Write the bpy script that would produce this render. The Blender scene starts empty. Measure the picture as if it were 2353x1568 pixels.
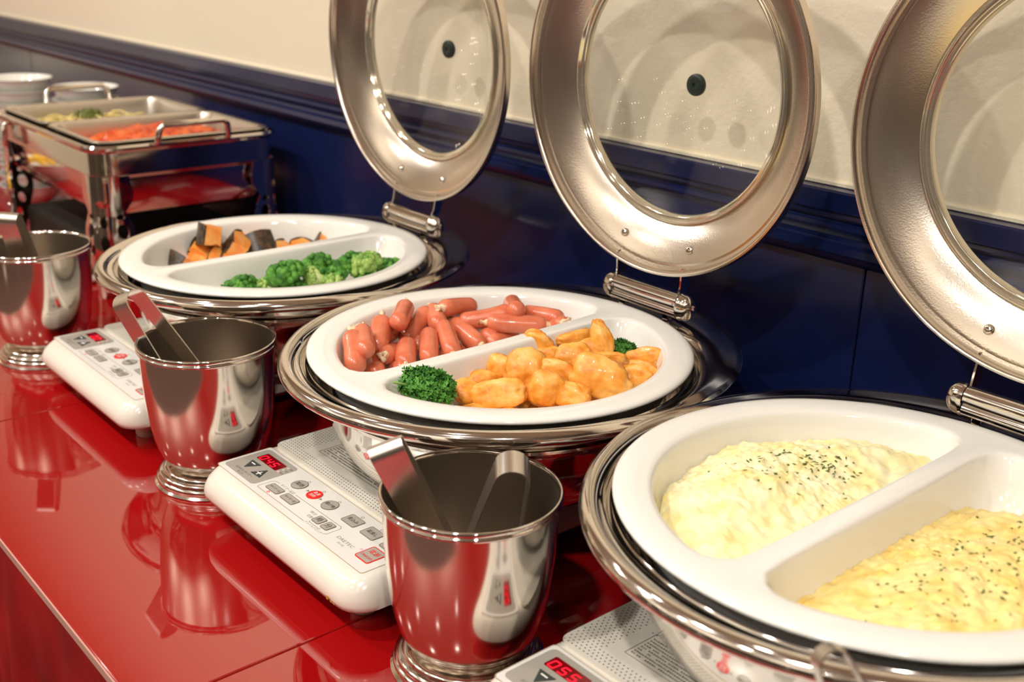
import bpy, math, random
import numpy as np
from mathutils import Vector, Matrix, noise

random.seed(7)
np.random.seed(7)
PI = math.pi
SC = bpy.context.scene
COL = SC.collection

# ------------------------------------------------------------------ camera
cam_d = bpy.data.cameras.new('camera')
cam_d.sensor_width = 36.0
cam_d.lens = 2544.8 * 36.0 / 2353.0
cam_d.clip_start = 0.02
cam_d.clip_end = 60
cam_d.dof.use_dof = True
cam_d.dof.focus_distance = 0.93
cam_d.dof.aperture_fstop = 6.3
cam = bpy.data.objects.new('camera', cam_d)
COL.objects.link(cam)
SC.camera = cam
YAW, PITCH, ROLL, CAMH = 2.4268, 0.3485, -0.0255, 0.5168
_f = Vector((math.cos(PITCH)*math.cos(YAW), math.cos(PITCH)*math.sin(YAW), -math.sin(PITCH)))
_r = _f.cross(Vector((0, 0, 1))).normalized()
_d = _f.cross(_r)
_r2 = math.cos(ROLL)*_r + math.sin(ROLL)*_d
_d2 = -math.sin(ROLL)*_r + math.cos(ROLL)*_d
cam.matrix_world = Matrix(((_r2.x, -_d2.x, -_f.x, 0), (_r2.y, -_d2.y, -_f.y, 0), (_r2.z, -_d2.z, -_f.z, CAMH), (0, 0, 0, 1)))

# ------------------------------------------------------------------ world, lamps, exposure
W = bpy.data.worlds.new('world')
SC.world = W
W.use_nodes = True
W.node_tree.nodes['Background'].inputs[0].default_value = (1.0, 0.86, 0.70, 1)
W.node_tree.nodes['Background'].inputs[1].default_value = 0.10
SC.view_settings.view_transform = 'Standard'
SC.view_settings.look = 'None'
SC.view_settings.gamma = 1.0
SC.view_settings.use_curve_mapping = False
SC.view_settings.exposure = -0.19
SC.cycles.max_bounces = 8
SC.cycles.diffuse_bounces = 3
SC.cycles.glossy_bounces = 6
SC.cycles.transparent_max_bounces = 16
SC.cycles.caustics_reflective = False
SC.cycles.caustics_refractive = False
SC.cycles.sample_clamp_indirect = 4.0
SC.cycles.blur_glossy = 0.6
SC.cycles.use_denoising = True
SIZE = 0.9627       # one size factor for the room, the table and what stands on it
LAMP_COL = (1.0, 0.950, 0.875)
CEIL_Z = 1.70
# downlights recessed in the ceiling: (x, y, power)
LAMPS = [(-3.05, -0.48, 16), (-2.05, -0.48, 16), (-1.05, -0.48, 17), (-0.05, -0.48, 19), (0.95, -0.48, 17),
         (-2.60, -1.25, 4), (-1.55, -1.25, 4), (-0.50, -1.25, 5), (0.55, -1.25, 5),
         (-2.55, 0.12, 1.5), (-1.55, 0.12, 1.6), (-0.55, 0.12, 1.5)]
# unseen fill lamps added at the far side to brighten the ceiling: (x, y, height, power)
FILL_LAMPS = [(-3.0, -2.5, 0.95, 24), (-1.3, -2.5, 0.95, 24), (0.5, -2.5, 0.95, 24)]
for lx, ly, lz, lp in FILL_LAMPS:
    ld = bpy.data.lights.new('ceiling_fill_lamp', 'AREA')
    ld.shape = 'DISK'
    ld.size = 0.26
    ld.energy = lp
    ld.color = LAMP_COL
    lo = bpy.data.objects.new('ceiling_fill_lamp', ld)
    lo.location = (lx*SIZE, ly*SIZE, lz*SIZE)
    lo.rotation_euler = (PI, 0, 0)
    COL.objects.link(lo)
for lx, ly, lp in LAMPS:
    ld = bpy.data.lights.new('downlight_lamp', 'AREA')
    ld.shape = 'DISK'
    ld.size = 0.085
    ld.energy = lp
    ld.color = LAMP_COL
    lo = bpy.data.objects.new('downlight_lamp', ld)
    lo.location = (lx*SIZE, ly*SIZE, (CEIL_Z - 0.012)*SIZE)
    COL.objects.link(lo)

# ------------------------------------------------------------------ helpers
CACHE = {}
UNIT = SIZE          # mesh and position scale of the section being built
LIFT = 0.0           # height offset of the section being built

class G:
    """collects vertices and faces for one mesh"""
    def __init__(s):
        s.v = []; s.f = []; s.m = []
    def add(s, v, f, mi=0):
        o = len(s.v)
        s.v += [tuple(p) for p in v]
        s.f += [tuple(i + o for i in q) for q in f]
        s.m += [mi] * len(f)
        return s
    def xf(s, M):
        s.v = [tuple(M @ Vector(p)) for p in s.v]
        return s

def mesh_of(g, name, mats, angle=35.0, smooth=True, merge=0.0):
    me = bpy.data.meshes.new(name)
    me.from_pydata(g.v, [], g.f)
    for m in (mats if isinstance(mats, (list, tuple)) else [mats]):
        me.materials.append(m)
    if any(g.m):
        me.polygons.foreach_set('material_index', g.m)
    if merge:
        import bmesh
        bm = bmesh.new(); bm.from_mesh(me)
        bmesh.ops.remove_doubles(bm, verts=bm.verts, dist=merge)
        bmesh.ops.recalc_face_normals(bm, faces=bm.faces)
        bm.to_mesh(me); bm.free()
    me.update()
    if smooth:
        me.shade_smooth()
        if angle:
            me.set_sharp_from_angle(angle=math.radians(angle))
    return me

def obj(name, g, mats, parent=None, loc=None, rot=None, angle=35.0, smooth=True, merge=0.0, key=None):
    if key and key in CACHE:
        me = CACHE[key]
    else:
        gg = g() if callable(g) else g
        if UNIT != 1: gg.v = [(p[0]*UNIT, p[1]*UNIT, p[2]*UNIT) for p in gg.v]
        me = mesh_of(gg, name, mats, angle, smooth, merge)
        if key: CACHE[key] = me
    o = bpy.data.objects.new(name, me)
    COL.objects.link(o)
    if parent is not None: o.parent = parent
    lc = Vector(loc or (0, 0, 0))*UNIT
    if parent is None: lc.z += LIFT
    o.location = lc
    if rot is not None: o.rotation_euler = rot
    return o

def tag(o, label, cat, group=None, kind=None):
    if label: o['label'] = label
    if cat: o['category'] = cat
    if group: o['group'] = group
    if kind: o['kind'] = kind
    return o

def thing(name, label, cat, loc=(0, 0, 0), rz=0.0, group=None):
    o = bpy.data.objects.new(name, None)
    o.empty_display_size = 0.02
    COL.objects.link(o)
    o.location = Vector(loc)*UNIT+Vector((0, 0, LIFT))
    o.rotation_euler = (0, 0, rz)
    return tag(o, label, cat, group)

def structure(o):
    o['kind'] = 'structure'
    return o

def box(x0, x1, y0, y1, z0, z1, b=0.0, seg=2):
    g = G()
    if b <= 0:
        v = [(x0, y0, z0), (x1, y0, z0), (x1, y1, z0), (x0, y1, z0), (x0, y0, z1), (x1, y0, z1), (x1, y1, z1), (x0, y1, z1)]
        f = [(3, 2, 1, 0), (4, 5, 6, 7), (0, 1, 5, 4), (1, 2, 6, 5), (2, 3, 7, 6), (3, 0, 4, 7)]
        return g.add(v, f)
    import bmesh
    bm = bmesh.new()
    bmesh.ops.create_cube(bm, size=1.0)
    bmesh.ops.scale(bm, vec=(x1-x0, y1-y0, z1-z0), verts=bm.verts)
    bmesh.ops.translate(bm, vec=((x0+x1)/2, (y0+y1)/2, (z0+z1)/2), verts=bm.verts)
    bmesh.ops.bevel(bm, geom=list(bm.edges), offset=b, segments=seg, profile=0.5, affect='EDGES')
    bm.verts.index_update()
    g.add([v.co[:] for v in bm.verts], [tuple(v.index for v in f.verts) for f in bm.faces])
    bm.free()
    return g

def grid_faces(n, m, wrap_m=True, o=0):
    """faces of n rows by m columns (row major)"""
    f = []
    mm = m if wrap_m else m - 1
    for i in range(n - 1):
        for j in range(mm):
            k = (j + 1) % m
            f.append((o+i*m+j, o+i*m+k, o+(i+1)*m+k, o+(i+1)*m+j))
    return f

def lathe(prof, n=64, close=False):
    """prof: list of (r, z); revolved around z"""
    g = G()
    v = []
    for r, z in prof:
        for j in range(n):
            t = 2*PI*j/n
            v.append((r*math.cos(t), r*math.sin(t), z))
    f = grid_faces(len(prof), n)
    if close:
        L = len(prof)
        for j in range(n):
            k = (j+1) % n
            f.append(((L-1)*n+j, (L-1)*n+k, k, j))
    return g.add(v, f)

def smooth_prof(pts, sub=3):
    """Catmull-Rom through profile points"""
    p = [pts[0]] + list(pts) + [pts[-1]]
    out = []
    for i in range(1, len(p)-2):
        for k in range(sub):
            t = k/sub
            q = []
            for a, b, c, d in zip(p[i-1], p[i], p[i+1], p[i+2]):
                q.append(0.5*((2*b)+(-a+c)*t+(2*a-5*b+4*c-d)*t*t+(-a+3*b-3*c+d)*t**3))
            out.append(tuple(q))
    out.append(tuple(pts[-1]))
    return out

def tube(pts, rad, n=10, caps=True, closed=False):
    """sweep a circle along pts; rad is a number or one per point"""
    P = [Vector(p) for p in pts]
    R = rad if isinstance(rad, (list, tuple)) else [rad]*len(P)
    g = G(); v = []
    up = None
    L = len(P)
    for i in range(L):
        if closed: t = (P[(i+1) % L]-P[i-1]).normalized()
        else: t = (P[min(i+1, L-1)]-P[max(i-1, 0)]).normalized()
        if up is None:
            up = t.orthogonal().normalized()
        up = (up - t*up.dot(t)).normalized()
        s = t.cross(up)
        for j in range(n):
            a = 2*PI*j/n
            v.append(P[i] + (up*math.cos(a)+s*math.sin(a))*R[i])
    f = grid_faces(L, n)
    if closed:
        for j in range(n):
            k = (j+1) % n
            f.append(((L-1)*n+j, (L-1)*n+k, k, j))
    elif caps:
        f.append(tuple(range(n-1, -1, -1)))
        f.append(tuple((L-1)*n+j for j in range(n)))
    return g.add(v, f)

def strap(path, wvec, width, th):
    """flat metal strip: path points, width vector direction, width, thickness"""
    P = [Vector(p) for p in path]; Wd = Vector(wvec).normalized()
    g = G(); v = []
    L = len(P)
    for i in range(L):
        t = (P[min(i+1, L-1)]-P[max(i-1, 0)]).normalized()
        nn = t.cross(Wd).normalized()
        w = width[i] if isinstance(width, (list, tuple)) else width
        for a, b in ((-.5, -.5), (.5, -.5), (.5, .5), (-.5, .5)):
            v.append(P[i]+Wd*(w*a)+nn*(th*b))
    f = grid_faces(L, 4)
    f.append((3, 2, 1, 0)); f.append(tuple((L-1)*4+j for j in range(4)))
    return g.add(v, f)

def plate(outline, z0, z1):
    """prism from an xy outline (ccw)"""
    n = len(outline)
    g = G()
    v = [(x, y, z0) for x, y in outline]+[(x, y, z1) for x, y in outline]
    f = [tuple(range(n-1, -1, -1)), tuple(range(n, 2*n))]
    f += [(i, (i+1) % n, n+(i+1) % n, n+i) for i in range(n)]
    return g.add(v, f)

def rrect(x0, x1, y0, y1, r, n=5):
    o = []
    for cx, cy, a in ((x1-r, y1-r, 0), (x0+r, y1-r, 1), (x0+r, y0+r, 2), (x1-r, y0+r, 3)):
        for k in range(n+1):
            t = (a + k/n)*PI/2
            o.append((cx+r*math.cos(t), cy+r*math.sin(t)))
    return o

def ring_strip(outline, w, z0, z1):
    """thin closed line of width w following an outline"""
    n = len(outline)
    c = Vector((sum(p[0] for p in outline)/n, sum(p[1] for p in outline)/n))
    outer = []; inner = []
    for i in range(n):
        a = Vector(outline[i-1]); b = Vector(outline[(i+1) % n]); p = Vector(outline[i])
        t = (b-a).normalized(); nn = Vector((t.y, -t.x))
        outer.append(p+nn*w/2); inner.append(p-nn*w/2)
    g = G()
    v = [(p.x, p.y, z1) for p in outer]+[(p.x, p.y, z1) for p in inner]+[(p.x, p.y, z0) for p in outer]+[(p.x, p.y, z0) for p in inner]
    f = []
    for i in range(n):
        k = (i+1) % n
        f += [(i, k, n+k, n+i), (2*n+i, 2*n+k, k, i), (n+i, n+k, 3*n+k, 3*n+i)]
    return g.add(v, f)

def line_strip(pts, w, z0, z1):
    g = G()
    for a, b in zip(pts[:-1], pts[1:]):
        a = Vector(a); b = Vector(b); t = (b-a).normalized(); nn = Vector((-t.y, t.x))*w/2
        a2 = a-t*w/2; b2 = b+t*w/2
        g.add(*(lambda q: (q.v, q.f))(plate([(a2-nn)[:], (b2-nn)[:], (b2+nn)[:], (a2+nn)[:]], z0, z1)))
    return g

def ico(sub=2):
    k = ('ico', sub)
    if k not in CACHE:
        import bmesh
        bm = bmesh.new(); bmesh.ops.create_icosphere(bm, subdivisions=sub, radius=1.0)
        bm.verts.index_update()
        CACHE[k] = ([v.co.copy() for v in bm.verts], [tuple(v.index for v in f.verts) for f in bm.faces])
        bm.free()
    return CACHE[k]

def text_mesh(s, size, align='LEFT'):
    k = ('txt', s, size, align)
    if k not in CACHE:
        c = bpy.data.curves.new('text', 'FONT')
        c.body = s; c.size = size; c.align_x = align; c.align_y = 'CENTER'
        c.space_line = 0.8
        c.resolution_u = 2
        o = bpy.data.objects.new('text', c)
        COL.objects.link(o)
        dg = bpy.context.evaluated_depsgraph_get()
        me = bpy.data.meshes.new_from_object(o.evaluated_get(dg))
        CACHE[k] = ([tuple(v.co) for v in me.vertices], [tuple(p.vertices) for p in me.polygons])
        bpy.data.objects.remove(o); bpy.data.curves.remove(c); bpy.data.meshes.remove(me)
    return CACHE[k]

def text_g(s, x, y, z, size, align='CENTER', g=None, sx=1.0):
    v, f = text_mesh(s, size, align)
    g = g or G()
    return g.add([(x+p[0]*sx, y+p[1], z+p[2]) for p in v], f)

# ------------------------------------------------------------------ materials
def nodes(name):
    m = bpy.data.materials.new(name)
    m.use_nodes = True
    nt = m.node_tree
    return m, nt, nt.nodes['Principled BSDF']

def mat(name, col, rough=0.5, metal=0.0, spec=0.5, coat=0.0, emit=None, es=1.0, sss=0.0, sub_r=(1, .4, .2), ior=None, aniso=0.0):
    m, nt, b = nodes(name)
    b.inputs['Base Color'].default_value = (*col, 1)
    b.inputs['Roughness'].default_value = rough
    b.inputs['Metallic'].default_value = metal
    b.inputs['Specular IOR Level'].default_value = spec
    b.inputs['Coat Weight'].default_value = coat
    b.inputs['Coat Roughness'].default_value = 0.04
    if ior: b.inputs['IOR'].default_value = ior
    if aniso: b.inputs['Anisotropic'].default_value = aniso
    if sss:
        b.inputs['Subsurface Weight'].default_value = sss
        b.inputs['Subsurface Radius'].default_value = sub_r
        b.inputs['Subsurface Scale'].default_value = 0.004
    if emit:
        b.inputs['Emission Color'].default_value = (*emit, 1)
        b.inputs['Emission Strength'].default_value = es
    return m

def add_noise_color(m, cols, scale, detail=4.0, pos=(0.35, 0.65), rough=None, distort=0.0, coord='Object'):
    nt = m.node_tree; b = nt.nodes['Principled BSDF']
    tc = nt.nodes.new('ShaderNodeTexCoord'); nz = nt.nodes.new('ShaderNodeTexNoise'); cr = nt.nodes.new('ShaderNodeValToRGB')
    nz.inputs['Scale'].default_value = scale; nz.inputs['Detail'].default_value = detail
    nz.inputs['Distortion'].default_value = distort
    nt.links.new(tc.outputs[coord], nz.inputs['Vector'])
    nt.links.new(nz.outputs['Fac'], cr.inputs['Fac'])
    el = cr.color_ramp.elements
    el[0].position, el[1].position = pos
    el[0].color = (*cols[0], 1); el[1].color = (*cols[-1], 1)
    if len(cols) == 3:
        e = el.new((pos[0]+pos[1])/2); e.color = (*cols[1], 1)
    nt.links.new(cr.outputs['Color'], b.inputs['Base Color'])
    return m

def add_bump(m, scale, strength, dist=0.001, detail=3.0, stretch=None, coord='Object'):
    nt = m.node_tree; b = nt.nodes['Principled BSDF']
    tc = nt.nodes.new('ShaderNodeTexCoord'); nz = nt.nodes.new('ShaderNodeTexNoise'); bp = nt.nodes.new('ShaderNodeBump')
    nz.inputs['Scale'].default_value = scale; nz.inputs['Detail'].default_value = detail
    bp.inputs['Strength'].default_value = strength; bp.inputs['Distance'].default_value = dist
    if stretch:
        mp = nt.nodes.new('ShaderNodeMapping'); mp.inputs['Scale'].default_value = stretch
        nt.links.new(tc.outputs[coord], mp.inputs['Vector']); nt.links.new(mp.outputs['Vector'], nz.inputs['Vector'])
    else:
        nt.links.new(tc.outputs[coord], nz.inputs['Vector'])
    nt.links.new(nz.outputs['Fac'], bp.inputs['Height'])
    nt.links.new(bp.outputs['Normal'], b.inputs['Normal'])
    return m

M = {}
M['plaster'] = add_bump(mat('cream_plaster', (.88, .775, .60), .9, spec=.2), 170, .35, .002, 4)
M['blue'] = add_bump(mat('blue_paint', (.006, .012, .062), .22, spec=.5), 60, .05, .001, 2, (1, 1, .25))
M['ceiling'] = mat('ceiling_paint', (.74, .68, .58), .9)
M['dark_wall'] = mat('far_wall_paint', (.085, .06, .042), .8)
M['carpet'] = mat('floor_carpet', (.10, .05, .04), .95)
M['red_glass'] = mat('red_backed_glass', (.34, .0035, .0045), .03, spec=.5, ior=2.4)
M['glass_edge'] = mat('glass_edge', (.55, .30, .24), .12)
M['cloth'] = add_bump(add_noise_color(mat('red_cloth', (.30, .006, .006), .9, spec=.15), [(.17, .003, .003), (.33, .008, .007)], 9, 5), 500, .3, .001)
M['steel'] = mat('polished_steel', (.81, .76, .70), .085, 1.0)
M['chrome'] = mat('chrome', (.85, .81, .76), .05, 1.0)
M['brushed'] = add_bump(mat('brushed_steel', (.72, .64, .55), .21, 1.0, aniso=.65), 700, .12, .0006, 2, (1, 1, .05))
M['cup_steel'] = mat('cup_steel', (.78, .72, .65), .12, 1.0)
M['tong_steel'] = mat('tong_steel', (.82, .78, .72), .27, 1.0)
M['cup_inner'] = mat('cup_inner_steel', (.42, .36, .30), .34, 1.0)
M['porcelain'] = mat('white_porcelain', (.82, .795, .745), .10, spec=.5)
M['cooker'] = mat('ivory_plastic', (.77, .71, .62), .20)
M['cooker_base'] = mat('grey_beige_plastic', (.55, .47, .41), .3)
M['cooktop'] = mat('cream_top_plate', (.74, .69, .60), .16)
M['panel'] = mat('white_key_sheet', (.80, .76, .71), .16)
M['grey'] = mat('grey_key', (.42, .38, .33), .3)
M['grey_panel'] = mat('grey_display_panel', (.40, .36, .31), .3)
M['darkgrey'] = mat('dark_key', (.055, .06, .055), .3)
M['ink'] = mat('dark_print', (.07, .065, .055), .6)
M['ink2'] = mat('brown_print', (.22, .18, .14), .6)
M['white_ink'] = mat('white_print', (.9, .87, .82), .5)
M['red_key'] = mat('red_key', (.80, .022, .012), .3)
M['red_ink'] = mat('red_print', (.80, .03, .02), .5)
M['display'] = mat('red_display_glass', (.12, .002, .004), .08, emit=(1, .004, .012), es=.10)
M['digit'] = mat('red_led_digit', (.9, .01, .02), .4, emit=(1, .01, .04), es=1.3)
M['led'] = mat('pink_led', (1, .3, .3), .4, emit=(1, .22, .24), es=1.0)
M['led_off'] = mat('unlit_led', (.80, .60, .50), .4)
M['stain'] = mat('dried_food_stain', (.50, .22, .05), .6)
M['seam'] = mat('panel_seam', (.52, .38, .24), .6)
M['bulb'] = mat('glowing_bulb', (1, .9, .75), .4, emit=(1, .85, .65), es=45)
M['rubber'] = mat('green_black_rubber', (.012, .022, .018), .35)
M['grommet'] = mat('clear_grommet', (.62, .56, .42), .25)
M['sausage'] = add_bump(add_noise_color(mat('sausage_skin', (.62, .12, .06), .28, coat=.3, sss=.15), [(.62, .135, .060), (.78, .235, .125)], 60, 4, (.3, .7)), 260, .12, .001)
M['casing'] = mat('sausage_tip_casing', (.86, .64, .42), .35, sss=.2)
M['nugget'] = add_bump(add_noise_color(mat('fried_batter', (.85, .38, .06), .42, coat=.12, sss=.1), [(.70, .20, .015), (.88, .37, .045), (.93, .51, .13)], 70, 5, (.30, .66)), 190, .35, .0015)
M['parsley'] = add_noise_color(mat('parsley_leaf', (.03, .16, .02), .5, spec=.3), [(.022, .12, .012), (.10, .32, .04)], 90, 3)
M['stem_green'] = mat('green_stem', (.22, .36, .08), .45)
M['broccoli'] = add_bump(add_noise_color(mat('broccoli_crown', (.05, .17, .02), .5, spec=.3), [(.020, .12, .012), (.14, .38, .05)], 110, 4), 600, .6, .002)
M['broccoli_light'] = add_bump(add_noise_color(mat('broccoli_light_crown', (.30, .48, .10), .5), [(.12, .30, .03), (.42, .58, .15)], 110, 4), 600, .6, .002)
M['stalk'] = mat('broccoli_stalk', (.50, .62, .22), .4, sss=.2)
M['pumpkin'] = add_bump(add_noise_color(mat('pumpkin_flesh', (.80, .27, .05), .38, sss=.15), [(.90, .27, .035), (.97, .50, .15)], 70, 4), 220, .3, .001)
M['skin'] = add_bump(add_noise_color(mat('pumpkin_skin', (.03, .022, .012), .35), [(.012, .012, .008), (.10, .05, .025)], 120, 4), 300, .3, .001)
M['egg'] = add_noise_color(mat('scrambled_egg', (.88, .72, .28), .42, coat=.1, sss=.25, sub_r=(1, .8, .3)), [(.92, .76, .30), (.95, .87, .56)], 50, 5, (.3, .6))
M['egg2'] = add_noise_color(mat('scrambled_egg_deeper', (.86, .62, .18), .42, coat=.1, sss=.25, sub_r=(1, .8, .3)), [(.90, .60, .15), (.94, .77, .34)], 45, 5, (.3, .6))
M['herb'] = mat('dried_parsley_flake', (.075, .12, .02), .7)
M['stew'] = add_bump(add_noise_color(mat('tomato_stew', (.65, .10, .02), .3), [(.48, .04, .01), (.82, .17, .04)], 60, 5), 200, .5, .002)
M['pasta'] = mat('pasta', (.85, .68, .26), .4)
M['green_mix'] = mat('green_garnish', (.16, .22, .04), .6)
M['bowl_white'] = mat('white_bowl', (.82, .80, .74), .15)
M['yellow'] = mat('yellow_fruit', (.90, .52, .02), .4)
M['black'] = mat('black_plastic', (.012, .009, .007), .6, spec=.2)
M['lamp_trim'] = mat('lamp_trim', (.8, .78, .72), .4)

def browned_rim(m, col):
    nt = m.node_tree; b = nt.nodes['Principled BSDF']
    base = b.inputs['Base Color'].links[0].from_socket
    tc = nt.nodes.new('ShaderNodeTexCoord'); sp = nt.nodes.new('ShaderNodeSeparateXYZ'); sb = nt.nodes.new('ShaderNodeMath'); ab = nt.nodes.new('ShaderNodeMath')
    mr = nt.nodes.new('ShaderNodeMapRange'); mx = nt.nodes.new('ShaderNodeMix'); mx.data_type = 'RGBA'
    sb.operation = 'SUBTRACT'; sb.inputs[1].default_value = .5; ab.operation = 'ABSOLUTE'
    mr.inputs[1].default_value = .02; mr.inputs[2].default_value = .22; mr.inputs[3].default_value = .75; mr.inputs[4].default_value = 0
    nt.links.new(tc.outputs['Generated'], sp.inputs[0]); nt.links.new(sp.outputs[2], sb.inputs[0]); nt.links.new(sb.outputs[0], ab.inputs[0]); nt.links.new(ab.outputs[0], mr.inputs[0])
    nt.links.new(mr.outputs[0], mx.inputs[0]); nt.links.new(base, mx.inputs[6]); mx.inputs[7].default_value = (*col, 1)
    nt.links.new(mx.outputs[2], b.inputs['Base Color'])
browned_rim(M['nugget'], (.72, .20, .02))

def glass_mat():
    m = bpy.data.materials.new('clear_glass'); m.use_nodes = True
    nt = m.node_tree
    for n in list(nt.nodes): nt.nodes.remove(n)
    out = nt.nodes.new('ShaderNodeOutputMaterial'); mix = nt.nodes.new('ShaderNodeMixShader')
    tr = nt.nodes.new('ShaderNodeBsdfTransparent'); gl = nt.nodes.new('ShaderNodeBsdfGlossy'); lw = nt.nodes.new('ShaderNodeLayerWeight'); pw = nt.nodes.new('ShaderNodeMath'); fr = nt.nodes.new('ShaderNodeMath')
    tr.inputs[0].default_value = (.988, .992, .982, 1)
    gl.inputs['Roughness'].default_value = .02
    lw.inputs['Blend'].default_value = .5
    pw.operation = 'POWER'; pw.inputs[1].default_value = 5.0
    fr.operation = 'MULTIPLY_ADD'; fr.inputs[1].default_value = .9; fr.inputs[2].default_value = .035
    nt.links.new(lw.outputs['Facing'], pw.inputs[0]); nt.links.new(pw.outputs[0], fr.inputs[0])
    nt.links.new(fr.outputs[0], mix.inputs[0]); nt.links.new(tr.outputs[0], mix.inputs[1]); nt.links.new(gl.outputs[0], mix.inputs[2])
    nt.links.new(mix.outputs[0], out.inputs[0])
    return m
M['glass'] = glass_mat()
def radial_tangent(m):
    nt = m.node_tree; t = nt.nodes.new('ShaderNodeTangent'); t.direction_type = 'RADIAL'; t.axis = 'Z'
    nt.links.new(t.outputs[0], nt.nodes['Principled BSDF'].inputs['Tangent'])
radial_tangent(M['brushed'])
M['pan_steel'] = mat('satin_pan_steel', (.76, .70, .62), .28, 1.0)

# ------------------------------------------------------------------ the room
YW = 0.944          # wall plane
XL, XR, YF, ZF = -4.6, 1.6, -3.2, -0.76
TR = 0.316          # top of the blue dado
wall = structure(obj('wall_back', box(XL, XR, YW, YW+.12, TR-.01, CEIL_Z+.1), M['plaster'], smooth=False))
# blue dado boards below the rail, each board its own piece
seams = [XL, -2.95, -1.754, -.56, .64, XR]
for a, b in zip(seams[:-1], seams[1:]):
    obj('panel', box(a+.0008, b-.0008, YW-.006, YW+.10, ZF, TR-.06, .0012, 1), M['blue'], wall, smooth=False)
# moulded chair rail
rail = [(YW+.02, TR), (YW-.019, TR), (YW-.021, TR-.002), (YW-.021, TR-.020), (YW-.018, TR-.022), (YW-.0175, TR-.026), (YW-.013, TR-.0275), (YW-.012, TR-.031),
        (YW-.017, TR-.033), (YW-.018, TR-.037), (YW-.016, TR-.041), (YW-.012, TR-.046), (YW-.0125, TR-.050), (YW-.020, TR-.053), (YW-.0215, TR-.060), (YW-.018, TR-.067), (YW-.0125, TR-.071), (YW-.006, TR-.073), (YW+.02, TR-.073)]
g = G()
n = len(rail)
g.add([(XL, y, z) for y, z in rail]+[(XR, y, z) for y, z in rail], [(i, i+1, n+i+1, n+i) for i in range(n-1)])
structure(obj('trim_1', g, M['blue'], angle=30))
g = box(XL, XR, YW-.004, YW+.02, TR, TR+.005, .001, 1)
structure(obj('trim_2', g, M['plaster'], smooth=False))
structure(obj('ceiling', box(XL, XR, YF, YW+.12, CEIL_Z, CEIL_Z+.1), M['ceiling'], smooth=False))
structure(obj('floor', box(XL, XR, YF, YW+.12, ZF-.1, ZF), M['carpet'], smooth=False))
structure(obj('wall_left', box(XL-.1, XL, YF, YW+.12, ZF, CEIL_Z), M['plaster'], smooth=False))
structure(obj('wall_right', box(XR, XR+.1, YF, YW+.12, ZF, CEIL_Z), M['dark_wall'], smooth=False))
structure(obj('wall_front', box(XL, XR, YF-.1, YF, ZF, CEIL_Z), M['dark_wall'], smooth=False))
for i, (lx, ly, lp) in enumerate(LAMPS):
    o = obj('ceiling_downlight', lambda: lathe([(.048, 0), (.062, 0), (.066, -.004), (.062, -.007), (.050, -.004), (.048, 0)], 32), M['lamp_trim'], loc=(lx, ly, CEIL_Z-.001), key='dl')
    tag(o, 'round recessed ceiling downlight outside the picture above the buffet', 'lamp', 'ceiling downlights')

for lx, ly, lz, lp in FILL_LAMPS:  # invented lamp stands that house the added ceiling fill
    t = thing('added_fill_lamp', 'brass standing uplighter outside the picture at the far side of the room', 'floor lamp', (lx, ly, ZF), 0, 'standing uplighters')
    obj('base', lambda: lathe(smooth_prof([(0, .02), (.13, .018), (.15, .006), (.15, 0), (0, 0)], 2), 32), M['lamp_trim'], t, key='ul_b')
    obj('pole', lambda: tube([(0, 0, .018), (0, 0, lz-ZF-.06)], .012, 12), M['lamp_trim'], t, key='ul_p')
    obj('shade', lambda: lathe(smooth_prof([(.010, -.075), (.06, -.06), (.13, -.01), (.165, .04), (.160, .04), (.125, -.004), (.055, -.05), (0, -.055)], 2), 40), M['lamp_trim'], t, (0, 0, lz-ZF-.005), key='ul_s')

def bulbs():
    g = G(); rnd = random.Random(21); v, f = ico(1)
    for k in range(70):
        if k % 2: c = Vector((XL+.03, -3.0+3.4*rnd.random(), -.45+1.3*rnd.random()))
        else: c = Vector((XL+.2+3.2*rnd.random(), YF+.03, -.45+1.3*rnd.random()))
        g.add([c+p*.010 for p in v], f)
    return g
tag(obj('string_lights', bulbs, M['bulb'], angle=0), 'small string light bulbs on the far walls outside the picture', 'lights', kind='stuff')

# ------------------------------------------------------------------ buffet table
YE = 0.236          # front edge
tbl = thing('buffet_table', 'long buffet table topped with glossy red glass sheets over a red cloth', 'table', (-1.5, .6, ZF))
def tloc(g): return g.xf(Matrix.Translation((1.5, -.6, -ZF)))
cuts = [-4.2, -3.0256, -2.4379, -1.8501, -1.2624, -.6747, -.0870, .9]
for a, b in zip(cuts[:-1], cuts[1:]):
    obj('glass_sheet', tloc(box(a+.0007, b-.0007, YE, YW-.008, -.008, 0, .0014, 2)), M['red_glass'], tbl, smooth=False)
obj('table_board', tloc(box(-4.19, .89, YE+.012, YW-.012, -.03, -.0085)), M['cloth'], tbl, smooth=False)
obj('edge_strip', tloc(box(-4.2, .9, YE-.0016, YE-.0001, -.0085, -.0008)), M['glass_edge'], tbl, smooth=False)
def drape():
    g = G(); v = []
    nx, nz = 500, 14
    for i in range(nz):
        z = -.0085-(.70)*(i/(nz-1))**1.2
        k = min(1, i/5)
        for j in range(nx):
            x = -4.2+5.1*j/(nx-1)
            y = YE+.004-k*(.010+.008*math.sin(x*37)+.005*math.sin(x*83+1.3))
            v.append((x, y, z))
    return g.add(v, grid_faces(nz, nx, False))
obj('drape', tloc(drape()), M['cloth'], tbl, angle=0)

# ------------------------------------------------------------------ induction cookers
CW, CD, CH = .286, .352, .056     # width, depth, top height of the body

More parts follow.
